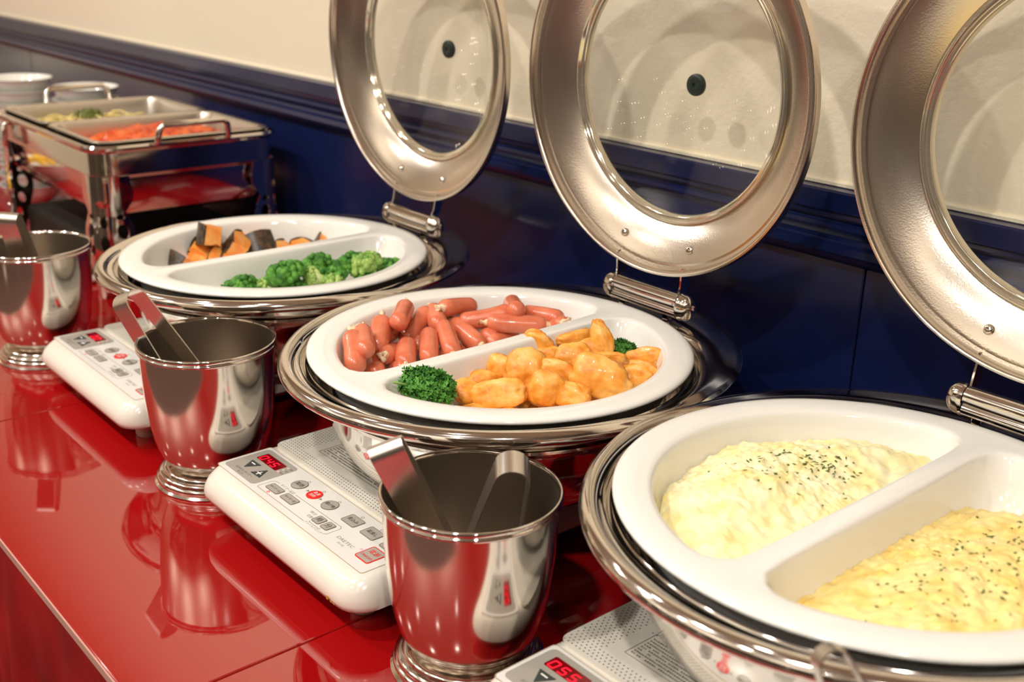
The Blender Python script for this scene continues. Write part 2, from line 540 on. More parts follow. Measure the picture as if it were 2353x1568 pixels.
def cooker_body():
    """rounded slab: outline loops from the lower rim to the flat top"""
    g = G()
    def loop(y0, ins, z, r):
        return [(x, y, z) for x, y in rrect(.0055+ins, CW-.003-ins, y0, CD-ins, r, 6)]
    L = [loop(.0115, .0015, .0285, .024), loop(.0098, 0, .0295, .026), loop(.0085, 0, .0340, .026), loop(.0090, .001, .0400, .026), loop(.0120, .0035, .0470, .025), loop(.0180, .006, .0520, .022), loop(.0238, .009, .0548, .016), loop(.0288, .0115, CH, .010), loop(.06, .04, CH, .01)]
    n = len(L[0]); v = [p for l in L for p in l]
    f = grid_faces(len(L), n)
    f.append(tuple((len(L)-1)*n+j for j in range(n)))
    return g.add(v, f)

def cooker_base():
    g = G()
    def loop(y0, ins, z, r): return [(x, y, z) for x, y in rrect(.0055+ins, CW-.003-ins, y0, CD-ins, r, 6)]
    L = [loop(.050, .036, .0160, .02), loop(.034, .022, .0165, .02), loop(.0270, .015, .0185, .022), loop(.0115, .0025, .0275, .024), loop(.0115, .0025, .0287, .024)]
    n = len(L[0]); v = [p for l in L for p in l]
    f = grid_faces(len(L), n); f.append(tuple(range(n-1, -1, -1)))
    return g.add(v, f)

def dots():
    """raised dots printed all over the cooking plate"""
    g = G()
    z0, z1 = CH+.0020, CH+.00225
    s = .0040
    j = 0; y = .0955
    while y < CD-.012:
        x = .016 + (s/2 if j % 2 else 0)
        while x < .272:
            inner = .052 < x < .236 and .118 < y < .302
            band = (.0425 < x < .052 and .108 < y) or (.108 < y < .118 and x > .0425)
            if not inner and not band or (inner and x < .082 and y > .150):
                v = [(x+.00075*math.cos(a*PI/3), y+.00075*math.sin(a*PI/3), z1) for a in range(6)]
                g.add(v, [(0, 1, 2, 3, 4, 5)])
            x += s
        y += s*.866; j += 1
    return g

def caution_print():
    """rows of caution text too small to read, printed as short strokes on the cooking plate"""
    g = G(); rnd = random.Random(3)
    z = CH+.00222
    y = .146
    while y > .120:
        x = .060
        g.add(*(lambda q: (q.v, q.f))(plate(rrect(x-.0025, x-.0008, y-.0008, y+.0008, .0007, 2), z-.0001, z)))
        while x < .232:
            w = rnd.choice((.0010, .0014, .0018))
            if rnd.random() < .86:
                g.add(*(lambda q: (q.v, q.f))(plate([(x, y-.0008), (x+w, y-.0008), (x+w, y+rnd.uniform(-.0003, .0008)), (x, y+.0008)], z-.0001, z)))
            x += w+.0006
        y -= .0034
    for pts in ([(.055, .118), (.055, .152)], [(.055, .152), (.078, .152)], [(.055, .118), (.235, .118)]):
        q = line_strip(pts, .0005, z-.0001, z); g.add(q.v, q.f)
    return g

SEG = {'0': 'abcdef', '1': 'bc', '2': 'abged', '4': 'fgbc', '5': 'afgcd', '7': 'abc'}
def digit_g(ch, x, y, w, h):
    t = .0010; g = G(); z0, z1 = CH+.0009, CH+.00115
    sl = .12
    S = {'a': ((0, h), (w, h)), 'b': ((w, h), (w, h/2)), 'c': ((w, h/2), (w, 0)), 'd': ((0, 0), (w, 0)), 'e': ((0, h/2), (0, 0)), 'f': ((0, h), (0, h/2)), 'g': ((0, h/2), (w, h/2))}
    for s in SEG[ch]:
        (ax, ay), (bx, by) = S[s]
        a = Vector((ax+ay*sl, ay)); b = Vector((bx+by*sl, by)); d = (b-a).normalized()*.0007
        a = a+d; b = b-d
        q = line_strip([(x+a.x, y+a.y), (x+b.x, y+b.y)], t, z0, z1)
        g.add(q.v, q.f)
    return g

def key_plate(outline, m, parent, name, key, z1=CH+.0010):
    return obj(name, lambda: plate(outline, CH+.0004, z1), m, parent, angle=40, key=key)

def make_cooker(x, y, label, digits):
    c = thing('induction_cooker', label, 'cooker', (x, y, 0), 0, 'induction cookers under the round chafing dishes')
    obj('body', cooker_body, M['cooker'], c, angle=50, key='ck_body')
    obj('base', cooker_base, M['cooker_base'], c, angle=30, key='ck_base')
    for fx in (.05, CW-.05):
        for fy in (.05, CD-.05):
            obj('foot', lambda: lathe([(0, 0), (.011, 0), (.012, .002), (.012, .0170), (0, .0170)], 20), M['cooker_base'], c, (fx, fy, 0), key='ck_foot')
    tp = obj('cooking_plate', lambda: plate(rrect(.0125, CW-.0125, .0915, CD-.010, .010, 5), CH-.001, CH+.0020), M['cooktop'], c, angle=40, key='ck_plate')
    d = obj('dot_pattern', dots, M['ink2'], tp, smooth=False, key='ck_dots'); d['kind'] = 'stuff'
    d = obj('small_print', caution_print, M['ink2'], tp, smooth=False, key='ck_small'); d['kind'] = 'stuff'
    p = obj('control_panel', lambda: plate(rrect(.0155, .2655, .0293, .0868, .003, 4), CH-.001, CH+.0004), M['panel'], c, angle=40, key='ck_panel')
    obj('panel_line', lambda: ring_strip(rrect(.0150, .2660, .0288, .0873, .003, 4), .0004, CH, CH+.00042), M['seam'], c, smooth=False, key='ck_pline')
    dp = obj('display_panel', lambda: plate(rrect(.0185, .0755, .0340, .0835, .005, 5), CH+.0003, CH+.0007), M['grey_panel'], c, angle=40, key='ck_gp')
    w = obj('display_window', lambda: plate(rrect(.0274, .0636, .0642, .0776, .0015, 3), CH+.0005, CH+.0009), M['display'], c, angle=40, key='ck_win')
    for k, ch in enumerate(digits):
        if ch != ' ':
            obj('digit', lambda: digit_g(ch, .0300+k*.0100, .0656, .0056, .0080), M['digit'], w, smooth=False, key='dg%s%d' % (ch, k))
    tm = obj('minus_key', lambda: plate([(.0385, .0451), (.0466, .0592), (.0305, .0587)], CH+.0006, CH+.0012), M['darkgrey'], c, smooth=False, key='k_minus')
    obj('minus_sign', lambda: line_strip([(.0360, .0553), (.0412, .0553)], .0013, CH+.0011, CH+.0014), M['white_ink'], tm, smooth=False, key='k_ms')
    tp2 = obj('plus_key', lambda: plate([(.0524, .0447), (.0679, .0454), (.0599, .0590)], CH+.0006, CH+.0012), M['darkgrey'], c, smooth=False, key='k_plus')
    def plus():
        a = line_strip([(.0572, .0497), (.0628, .0497)], .0013, CH+.0011, CH+.0014); b = line_strip([(.0600, .0469), (.0600, .0525)], .0013, CH+.0011, CH+.00141)
        return a.add(b.v, b.f)
    obj('plus_sign', plus, M['white_ink'], tp2, smooth=False, key='k_ps')
    def dp_text():
        z = CH+.00078
        g = text_g('火かげん/タイマー', .0465, .0408, z, .0037)
        text_g('セット', .0465, .0370, z, .0037, g=g)
        text_g('W', .0722, .0768, z, .0040, g=g); text_g('℃', .0724, .0712, z, .0038, g=g); text_g('時:分', .0722, .0660, z, .0027, g=g)
        return g
    _l = obj('lettering', dp_text, M['ink'], dp, smooth=False, key='k_dpt'); _l['kind'] = 'stuff'
    for k, yy in enumerate((.0658, .0712, .0765)):
        obj('indicator_light', lambda: plate(rrect(.0662, .0684, yy-.0010, yy+.0010, .0005, 2), CH+.0006, CH+.0009), M['led'] if k == 0 else M['led_off'], c, smooth=False, key='k_led%d' % k)
    def circle(cx, cy, r, n=28): return [(cx+r*math.cos(2*PI*i/n), cy+r*math.sin(2*PI*i/n)) for i in range(n)]
    def key(name, outline, m, texts, tm, k, edge=None):
        o = key_plate(outline, m, c, name, k)
        obj('key_outline', lambda: ring_strip(outline, .0005 if edge is None else .0008, CH+.0004, CH+.00115), edge or M['ink2'], o, smooth=False, key=k+'e')
        def tx():
            g = G()
            for s, tx_, ty_, sz in texts: text_g(s, tx_, ty_, CH+.0012, sz, g=g)
            return g
        _l = obj('lettering', tx, tm, o, smooth=False, key=k+'t'); _l['kind'] = 'stuff'
    R = lambda x0, x1, y0, y1, r=.0018: rrect(x0, x1, y0, y1, r, 4)
    key('round_key', circle(.1030, .0680, .0079), M['grey'], [('加熱', .1030, .0680, .0060)], M['ink'], 'k_c1')
    key('round_key', circle(.1284, .0685, .0073), M['red_key'], [('急速', .1284, .0711, .0043), ('加熱', .1284, .0662, .0043)], M['white_ink'], 'k_c2', M['red_key'])
    key('round_key', circle(.1540, .0690, .0080), M['grey'], [('揚げ物', .1540, .0690, .0046)], M['ink'], 'k_c3')
    key('square_key', R(.0863, .1062, .0414, .0511), M['grey'], [('タイマー入', .0962, .0462, .0034)], M['ink'], 'k_ti')
    key('square_key', R(.1116, .1320, .0420, .0516), M['grey'], [('タイマー切', .1218, .0468, .0034)], M['ink'], 'k_to')
    key('square_key', R(.1658, .1766, .0424, .0528), M['grey'], [('時', .1712, .0476, .0066)], M['ink'], 'k_ji')
    key('square_key', R(.1801, .1901, .0424, .0534), M['grey'], [('分', .1851, .0479, .0066)], M['ink'], 'k_fun')
    key('square_key', R(.1807, .2000, .0632, .0766), M['grey'], [('煮込み', .1904, .0699, .0050)], M['ink'], 'k_ni')
    key('square_key', R(.2094, .2285, .0638, .0777), M['grey'], [('湯沸し', .2190, .0707, .0050)], M['ink'], 'k_yu')
    key('square_key', R(.2378, .2575, .0644, .0780), M['grey'], [('保温', .2477, .0712, .0050)], M['ink'], 'k_ho')
    key('power_key', R(.2385, .2566, .0403, .0602), M['grey'], [('電源', .2476, .0536, .0062), ('ON/OFF', .2476, .0458, .0042)], M['red_ink'], 'k_po', M['red_key'])
    def prints():
        z = CH+.00046
        g = text_g('タイマー設定', .1037, .0550, z, .0040)
        text_g('時/分', .1570, .0502, z, .0040, g=g); text_g('切替', .1598, .0447, z, .0040, g=g)
        text_g('チャイルドロック', .1780, .0372, z, .0034, g=g)
        text_g('DRETEC', .2165, .0455, z, .0050, g=g, sx=1.35); text_g('DI-103', .2168, .0405, z, .0033, g=g)
        z0, z1 = CH+.0003, CH+.00046
        for pts in ([(.0890, .0552), (.0830, .0545), (.0806, .0520), (.0803, .0385), (.0820, .0362), (.1635, .0366)], [(.1180, .0553), (.1920, .0565), (.1952, .0545), (.1952, .0405), (.1925, .0378)], [(.1672, .0412), (.1672, .0398), (.1840, .0398), (.1840, .0412)]):
            q = line_strip(pts, .0005, z0, z1); g.add(q.v, q.f)
        for cx, cy, s in ((.1180, .0682, 1), (.1392, .0687, 1)):
            q = plate([(cx-.0018*s, cy+.0016), (cx-.0018*s, cy-.0016), (cx+.0018*s, cy)], z0, z1); g.add(q.v, q.f)
        for cx, cy in ((.1033, .0781), (.1286, .0786), (.1541, .0790), (.1904, .0800), (.2190, .0808), (.2477, .0810)):
            q = ring_strip(circle(cx, cy, .0014, 14), .0005, z0, z1); g.add(q.v, q.f)
        return g
    _l = obj('lettering', prints, M['ink2'], p, smooth=False, key='k_prints'); _l['kind'] = 'stuff'
    obj('indicator_light', lambda: plate(circle(.2345, .0497, .0014, 14), CH+.0003, CH+.0007), M['led'], c, smooth=False, key='k_ledp')
    obj('indicator_light', lambda: ring_strip(circle(.0967, .0390, .0013, 14), .0006, CH+.0003, CH+.0006), M['red_ink'], c, smooth=False, key='k_ledt')
    return c

COOKERS = [(-1.3660, .387, 'ivory induction cooker farthest along the table, below the pumpkin and broccoli dish', ' 00'),
           (-.9220, .387, 'ivory induction cooker in the middle with a readable red display, below the sausage dish', '045'),
           (-.5050, .387, 'ivory induction cooker at the bottom edge of the photo, below the egg dish', '055')]
for cx, cy, lb, dg in COOKERS:
    ck = make_cooker(cx, cy, lb, dg)
    if dg == '045':
        def crumbs():
            g = G(); rnd = random.Random(5)
            for k in range(9):
                x0 = .246+.0014*k+rnd.uniform(-.001, .001); h = rnd.uniform(.0012, .0042)*(1-k/11)
                q = plate([(x0-.0011, .0297), (x0+.0011, .0297), (x0+.0006, .0297+h), (x0-.0005, .0297+h)], 0, .0004)
                g.add([(p[0], .0086-p[2], p[1]+.0012) for p in q.v], q.f)
            return g
        obj('food_stain', crumbs, M['stain'], ck, smooth=False)

# ------------------------------------------------------------------ round chafing dishes
UNIT = 1.0; LIFT = -.020
FZ = .1825
def flange():
    n = 160
    def E(t, ins, z):
        k = min(1, max(0, (math.sin(t)+.30)/.50)); k = k*k*(3-2*k)
        z2 = min(z, FZ) if ins > .002 else min(z, FZ-.0012)
        return ((.198-ins)*math.cos(t), .0173+(.2207-ins)*math.sin(t), z*(1-k)+z2*k)
    def C(t, r, z): return (r*math.cos(t), r*math.sin(t), z)
    rows = [('C', .1765, .1740), ('E', .010, .1750), ('E', .004, .1758), ('E', .001, .1782), ('E', 0, .1815), ('E', .001, .1845), ('E', .0035, .1872), ('E', .007, .1886), ('E', .0105, .1878), ('E', .0132, .1856), ('E', .0148, FZ),
            ('C', .1822, FZ-.0002), ('C', .1808, .1812), ('C', .1800, .1760), ('C', .1788, .1746), ('C', .1776, .1758), ('C', .1766, .1792), ('C', .1752, .1806), ('C', .1736, .1800), ('C', .1724, .1770), ('C', .1715, .1660)]
    g = G(); v = []
    for k, a, z in rows:
        for j in range(n):
            t = 2*PI*j/n
            v.append(E(t, a, z) if k == 'E' else C(t, a, z))
    return g.add(v, grid_faces(len(rows), n))
def pan():
    pr = smooth_prof([(.0, .0764), (.104, .0764), (.118, .0785), (.134, .088), (.146, .103), (.1555, .125), (.1600, .142), (.1630, .1515), (.1650, .1545)], 3)
    pr += [(.1665, .1545), (.1690, .1555), (.1702, .158), (.1697, .1605), (.1677, .162), (.1667, .1635), (.1667, .1700), (.1775, .1742)]
    return lathe(pr, 112)
LID_R = .1793
def lid_shell():
    # axis is local z, the side facing the room is +z
    pr = [(.1758, .0), (.1748, -.0012), (.1738, -.0045), (.1728, -.0070), (.1700, -.0082), (.1678, -.0078), (.1662, -.0084), (.150, -.0165), (.134, -.0265), (.1315, -.0285), (.1300, -.0310), (.1300, -.0345),
          (.1325, -.0345), (.1345, -.0300), (.151, -.0195), (.1680, -.0115), (.1740, -.0105), (.1775, -.0105), (.1790, -.0090), (.1793, -.005), (.1793, -.0012), (.1785, .0002), (.1768, .0006), (.1758, 0)]
    return lathe(pr, 144)
def lid_glass():
    pr = []
    for k in range(13):
        r = .1275*k/12
        pr.append((r, -.033-.027*(1-(r/.1275)**2)))
    pr += [(r, z-.004) for r, z in reversed(pr)]
    return lathe(pr, 96)
def lid_ring():
    pr = []
    for cr, cz, rr in ((.1305, -.0285, .0028), (.1260, -.0300, .0032)):
        pass
    p = [(.1318, -.0262), (.1312, -.0248), (.1298, -.0246), (.1288, -.0262), (.1276, -.0278), (.1262, -.0272), (.1246, -.0278), (.1236, -.0300), (.1232, -.0330), (.1240, -.0350), (.1318, -.0350), (.1318, -.0262)]
    return lathe(smooth_prof(p, 2), 112)
def vent():
    return lathe(smooth_prof([(0, .0012), (.0018, .0012), (.0022, .0026), (.0060, .0028), (.0094, .0022), (.0106, .0010), (.0106, -.0030), (.008, -.0046), (0, -.0048)], 2), 28)
def screw():
    g = lathe(smooth_prof([(.0016, .0010), (.0019, .0030), (.0034, .0024), (.0043, .0008), (.0044, -.002)], 2), 20)
    q = lathe([(0, .0006), (.0018, .0010)], 6); g.add(q.v, q.f)
    return g
def barrel():
    g = G()
    # main roller and two domed ends along x
    pr = [(0, -.043), (.0090, -.043), (.0090, .043), (0, .043)]
    q = lathe(pr, 28); g.add([(p[2], p[0], p[1]) for p in q.v], q.f)
    q = tube([(-.043, -.003, -.0100), (.043, -.003, -.0100)], .0058, 14); g.add(q.v, q.f)
    return g
def barrel_end(s):
    pr = [(.0, .0600), (.0040, .0592), (.0078, .0565), (.0098, .0525), (.0104, .048), (.0102, .0436), (.0, .0436)]
    q = lathe(smooth_prof(pr, 2), 28)
    g = G().add([(s*p[2], p[0], p[1]*1.28-.0035) for p in q.v], q.f)
    if s > 0:
        q = tube([(.0572, 0, -.001), (.0625, 0, -.001)], .0026, 10); g.add(q.v, q.f)
    return g

def make_chafer(x, y, lid_y, tilt, label):
    c = thing('round_chafing_dish', label, 'chafing dish', (x, y, 0), 0, 'round chafing dishes with open glass lids')
    obj('water_pan', pan, M['steel'], c, key='cf_pan')
    obj('rim', flange, M['steel'], c, key='cf_fl', angle=40)
    hy = .1905
    h = obj('hinge', barrel, M['chrome'], c, (.004, hy, .2040), key='cf_bar')
    for s in (-1, 1):
        obj('end_cap', lambda: barrel_end(s), M['chrome'], h, key='cf_cap%d' % s)
        obj('bracket', lambda: box(-.0042, .0042, -.0035, .0035, -.026, -.0105, .0008, 1), M['chrome'], h, (s*.030, -.003, 0), key='cf_br', smooth=False)
    # the lid, standing open
    lid = obj('lid', lid_shell, M['brushed'], c, (.004, lid_y, .4049), (PI/2-tilt, 0, 0), key='cf_lid', angle=30)
    obj('seal_ring', lid_ring, M['grommet_ring'], lid, key='cf_ring')
    obj('glass_pane', lid_glass, M['glass'], lid, key='cf_glass')
    obj('steam_vent', vent, M['rubber'], lid, (0, 0, -.0598), key='cf_vent')
    for s in (-1, 1):
        a = math.atan((.0085+.0165)/(.1662+.150)*0+ .5)
        obj('screw', screw, M['chrome'], lid, (s*.0435, -.1490, -.0138), (-.42, s*.14, 0), key='cf_screw')
    zt = .4049-.2040
    for s in (-1, 1):
        # arm from the roller up behind the rim of the lid
        P0 = Vector((s*.0405+.004, hy-.004, .2040)); P1 = Vector((s*.0435+.004, lid_y+.0145, .4049-.1655))
        mid = (P0+P1)/2+Vector((s*.001, .004, 0))
        obj('lid_arm', strap([P0, P0.lerp(mid, .5)+Vector((0, .002, 0)), mid, P1], (0, 1, .15), .012, .0018), M['chrome'], c)
    return c
M['grommet_ring'] = mat('seal_ring_steel', (.80, .74, .60), .09, .85)
CHAFERS = [(-1.1222, .6078, .7944, -.0322, 'round steel chafing dish farthest along the row, holding the pumpkin and broccoli dish'),
           (-.7232, .6142, .7932, -.0332, 'round steel chafing dish in the middle, holding the sausage dish'),
           (-.3387, .6183, .8085, -.0200, 'round steel chafing dish nearest, cut by the right photo edge, holding the egg dish')]
for x, y, ly, tl, lb in CHAFERS:
    make_chafer(x, y, ly-y, tl, lb)

# ------------------------------------------------------------------ divided porcelain dishes
DR, DFL = .175, .147
def d_sdf(px, py, ins):
    """signed distance to the rounded half-disc compartment on +x, inset by ins"""
    R = .1470-ins; x0 = .0098+ins; r = .022
    # rounded intersection of circle R and half plane x>x0, by shrinking by r
    Ri = R-r; xi = x0+r
    # distance to the intersection of disc(Ri) and halfplane(x>=xi)
    d_disc = math.hypot(px, py)-Ri; d_pl = xi-px
    yc = math.sqrt(max(0, Ri*Ri-xi*xi))
    if d_disc <= 0 and d_pl <= 0: d = max(d_disc, d_pl)
    else:
        # closest point candidates
        c = []
        q = math.hypot(px, py); qx, qy = (px/q*Ri, py/q*Ri) if q > 0 else (Ri, 0)
        if qx >= xi: c.append(math.hypot(px-qx, py-qy))
        if abs(py) <= yc: c.append(abs(px-xi))
        c += [math.hypot(px-xi, py-yc), math.hypot(px-xi, py+yc)]
        d = min(c)
    return d-r
DCX = .068
def d_ray(ang, ins):
    """distance from the compartment centre to its outline along ang"""
    lo, hi = 0.0, .2
    ca, sa = math.cos(ang), math.sin(ang)
    for _ in range(30):
        m_ = (lo+hi)/2
        if d_sdf(DCX+ca*m_, sa*m_, ins) < 0: lo = m_
        else: hi = m_
    return lo
def half_ray(ang, R):
    ca, sa = math.cos(ang), math.sin(ang)
    b = DCX*ca; c = DCX*DCX-R*R
    t = -b+math.sqrt(b*b-c)
    if ca < -1e-9: t = min(t, DCX/-ca)
    return t
def dish():
    R0 = .1545
    corner = math.atan2(R0, -DCX)
    na, nc = 56, 28
    angs = [-corner+2*corner*i/na for i in range(na+1)]          # arc side
    angs += [corner+(2*PI-2*corner)*i/nc for i in range(1, nc)]  # divider side
    n = len(angs)
    prof = [(.006, .1868), (.003, .1862), (.0012, .1850), (.0, .1832), (-.0018, .1780), (-.0045, .1660), (-.0080, .1540), (-.0130, .1460), (-.022, .1420), (-.036, .1405), (-.048, .1402)]
    g = G()
    for s in (1, -1):
        v = []
        for a in angs:
            t = half_ray(a, R0); x = DCX+math.cos(a)*t; y = math.sin(a)*t
            on_div = x < 1e-6
            z = .1872 if not on_div else .1872-.0015*(1-(abs(y)/R0)**4)
            v.append((s*x, y, z))
        for ins, z in prof:
            for a in angs:
                lim = half_ray(a, R0)
                t = d_ray(a, max(-ins, 0)) + max(ins, 0)*.9
                if ins > 0: t = min(t, lim*.97+t*.03, lim-.0015)
                v.append((s*(DCX+math.cos(a)*t), math.sin(a)*t, z))
        v.append((s*DCX, 0, .1401))
        f = grid_faces(len(prof)+1, n)
        last = len(prof)*n
        f += [(last+j, last+(j+1) % n, len(v)-1) for j in range(n)]
        if s < 0: f = [tuple(reversed(q)) for q in f]
        g.add(v, f)
    # rim and outside, on the same angular positions as the arcs
    ring = []
    for s in (1, -1):
        for a in (angs[:na+1] if s > 0 else angs[:na+1]):
            t = half_ray(a, R0); x = s*(DCX+math.cos(a)*t); y = math.sin(a)*t
            ring.append((x, y))
    pol = sorted(set((round(math.atan2(y, x), 6)) for x, y in ring))
    if abs(pol[0]+PI) < 1e-4 and abs(pol[-1]-PI) < 1e-4: pol = pol[1:]
    pr = [(R0, .1872), (.160, .1877), (.1668, .1878), (.1712, .1874), (.1738, .1864), (.1749, .1852), (.1750, .1842), (.1745, .1830), (.1730, .1822), (.166, .1818), (.1565, .176), (.154, .160), (.147, .140), (.130, .1355), (.0, .1350)]
    v = []
    for r, z in pr:
        for a in pol: v.append((r*math.cos(a), r*math.sin(a), z))
    g.add(v, grid_faces(len(pr), len(pol)))
    return g
DISHES = ['white divided porcelain dish farthest along the row, with pumpkin and broccoli in it',
          'white divided porcelain dish in the middle, with sausages and fried nuggets in it',
          'white divided porcelain dish nearest, with scrambled egg in both halves']
for (x, y, _, _, _), lb in zip(CHAFERS, DISHES):
    o = obj('porcelain_dish', dish, M['porcelain'], loc=(x, y, .0036), key='dish', merge=.0002, angle=0)
    tag(o, lb, 'dish', 'divided porcelain dishes')

UNIT = SIZE; LIFT = 0.0
# ------------------------------------------------------------------ steel pails that hold the tongs
def pail_bowl():
    pr = [(.0, .0215), (.040, .0215), (.0475, .0240), (.0535, .0330), (.0585, .0480), (.0622, .0680), (.0645, .0920), (.0658, .1180), (.0664, .1440), (.0668, .1480)]
    return lathe(smooth_prof(pr, 3), 96)
def pail_inner():
    pr = [(.0655, .1495), (.0650, .1300), (.0640, .0950), (.0612, .0660), (.0560, .0450), (.046, .0310), (.030, .0265), (0, .0260)]
    return lathe(smooth_prof(pr, 3), 96)
def pail_rim():
    pr = [(.0655, .1495), (.0660, .1512), (.0672, .1523), (.0684, .1521), (.0690, .1510), (.0690, .1495), (.0684, .1484), (.0676, .1480), (.0680, .1474), (.0688, .1466), (.0688, .1452), (.0680, .1444), (.0668, .1442)]
    return lathe(smooth_prof(pr, 2), 96)
def pail_foot():
    pr = [(.040, .0215), (.0415, .0190), (.0450, .0178), (.0490, .0180), (.0515, .0172), (.0522, .0155), (.0528, .0140), (.0552, .0136), (.0566, .0125), (.0570, .0108), (.0574, .0094), (.0588, .0088), (.0597, .0072), (.0598, .0050), (.0596, .0030), (.0605, .0022), (.0605, 0), (.04, 0)]
    return lathe(smooth_prof(pr, 2), 96)
def make_pail(x, y, label):
    p = thing('steel_pail', label, 'pail', (x, y, 0), 0, 'footed steel pails holding tongs')
    obj('bowl', pail_bowl, M['cup_steel'], p, key='pl_b')
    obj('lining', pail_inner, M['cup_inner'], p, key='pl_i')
    obj('rim', pail_rim, M['chrome'], p, key='pl_r')
    obj('foot', pail_foot, M['cup_steel'], p, key='pl_f')
    return p
PAILS = [(-1.4482, .4372, 'footed steel pail cut by the left photo edge, holding one slotted tongs'),
         (-.9900, .4527, 'footed steel pail between the far and middle cookers, holding one wide tongs'),
         (-.5746, .4621, 'footed steel pail in front of the middle chafing dish, holding two tongs'),
         (-.1450, .4660, 'footed steel pail beyond the lower right of the photo, holding one tongs')]
for x, y, lb in PAILS: make_pail(x, y, lb)

def make_tongs(T, B, wvec, width, loop, spread, label, slot=False, taper=.75):
    """two straps joined by a bent spring at the top; T top, B bottom"""
    T = Vector(T); B = Vector(B)
    d = (B-T).normalized(); Lg = (B-T).length
    Wv = Vector(wvec); Wv = (Wv-d*Wv.dot(d)).normalized()
    nn = d.cross(Wv).normalized()
    root = thing('serving_tongs', label, 'tongs', B, 0, 'steel serving tongs')
    th = .0011
    r = loop
    def loc(p): return p-B
    # spring bend: more than half a circle
    path = [loc(T+d*r+(nn*math.cos(a)-d*math.sin(a))*r) for a in [PI*k/14 for k in range(15)]]
    obj('spring', strap(path, Wv, width, th), M['tong_steel'], root, angle=40)
    for s in (1, -1):
        p0 = T+d*r+nn*(r*s)
        pts = []; ws = []
        for k in range(9):
            t = k/8
            pts.append(loc(p0+d*((Lg-r)*t)+nn*(s*(spread-r)*math.sin(t*PI*.62)/math.sin(PI*.62)*(1 if t < .8 else 1-.25*(t-.8)/.2))))
            ws.append(width*(1-(1-taper)*t))
        a = obj('arm', strap(pts, Wv, ws, th), M['tong_steel'], root, angle=40)
        if slot:
            q = pts[3]
            obj('slot', strap([pts[3]+nn*(s*.0007), pts[3]+nn*(s*.0007)+d*.007], Wv, .006, .0002), M['black'], a, smooth=False)
    return root

make_tongs((-.4430-.960+.0, .397, .205), (-1.470, .452, .030), (.55, .35, .3), .024, .0085, .014, 'slim steel tongs with a slotted strap, in the pail at the left photo edge', slot=True)
make_tongs((-1.0455, .3950, .1955), (-.985, .4690, .031), (.99, .107, .40), .032, .0115, .018, 'wide plain steel tongs leaning left out of the pail beside the far cooker')
make_tongs((-.5900, .3960, .2010), (-.5930, .4800, .034), (.55, .75, .45), .025, .0072, .014, 'steel tongs leaning left over the edge of the front pail')
make_tongs((-.5395, .4745, .1835), (-.590, .4800, .034), (.80, -.60, .0), .023, .0125, .020, 'steel tongs with a round bend, the right one of two in the front pail')
make_tongs((-.2480, .4270, .2080), (-.158, .4700, .034), (.6, -.4, .2), .012, .0085, .016, 'blurred tongs tip in front of the nearest chafing dish at the bottom photo edge')

UNIT = 1.0; LIFT = -.020
# ------------------------------------------------------------------ food: sausages
def sausage(seed):
    """body along +z from 0 to 1 length unit is set by the caller"""
    rnd = random.Random(seed)
    return rnd
SAUS = [(-0.8172, 0.5152, 0.192, -0.7814, 0.4948, 0.174),
(-0.8238, 0.5298, 0.192, -0.7834, 0.5072, 0.188),
(-0.8444, 0.5655, 0.188, -0.8087, 0.5359, 0.178),
(-0.8515, 0.5993, 0.194, -0.8181, 0.5667, 0.192),
(-0.8492, 0.6029, 0.178, -0.8396, 0.5589, 0.17),
(-0.8508, 0.624, 0.184, -0.8313, 0.584, 0.168),
(-0.8523, 0.6328, 0.184, -0.8135, 0.6113, 0.182),
(-0.8296, 0.6284, 0.192, -0.8358, 0.6719, 0.184),
(-0.8193, 0.6434, 0.178, -0.7921, 0.6836, 0.188),
(-0.8154, 0.7063, 0.186, -0.7788, 0.6814, 0.192),
(-0.8056, 0.7147, 0.176, -0.7604, 0.7237, 0.18),
(-0.7971, 0.6604, 0.18, -0.7619, 0.7033, 0.178),
(-0.8256, 0.6393, 0.176, -0.7807, 0.6371, 0.166),
(-0.8135, 0.6162, 0.182, -0.7725, 0.5973, 0.168),
(-0.8118, 0.5978, 0.178, -0.7755, 0.571, 0.168),
(-0.8135, 0.5749, 0.17, -0.7773, 0.5469, 0.166),
(-0.8276, 0.5729, 0.16, -0.7997, 0.5388, 0.172),
(-0.8293, 0.5437, 0.164, -0.7877, 0.5204, 0.162),
(-0.8124, 0.5551, 0.15, -0.7742, 0.5425, 0.166),
(-0.784, 0.6513, 0.164, -0.7982, 0.6939, 0.156),
(-0.8242, 0.6763, 0.16, -0.7862, 0.6544, 0.168),
(-0.7815, 0.7244, 0.162, -0.741, 0.7096, 0.184),
(-0.7885, 0.5974, 0.16, -0.8075, 0.6396, 0.15),
(-0.8219, 0.5905, 0.162, -0.8541, 0.6239, 0.156)]
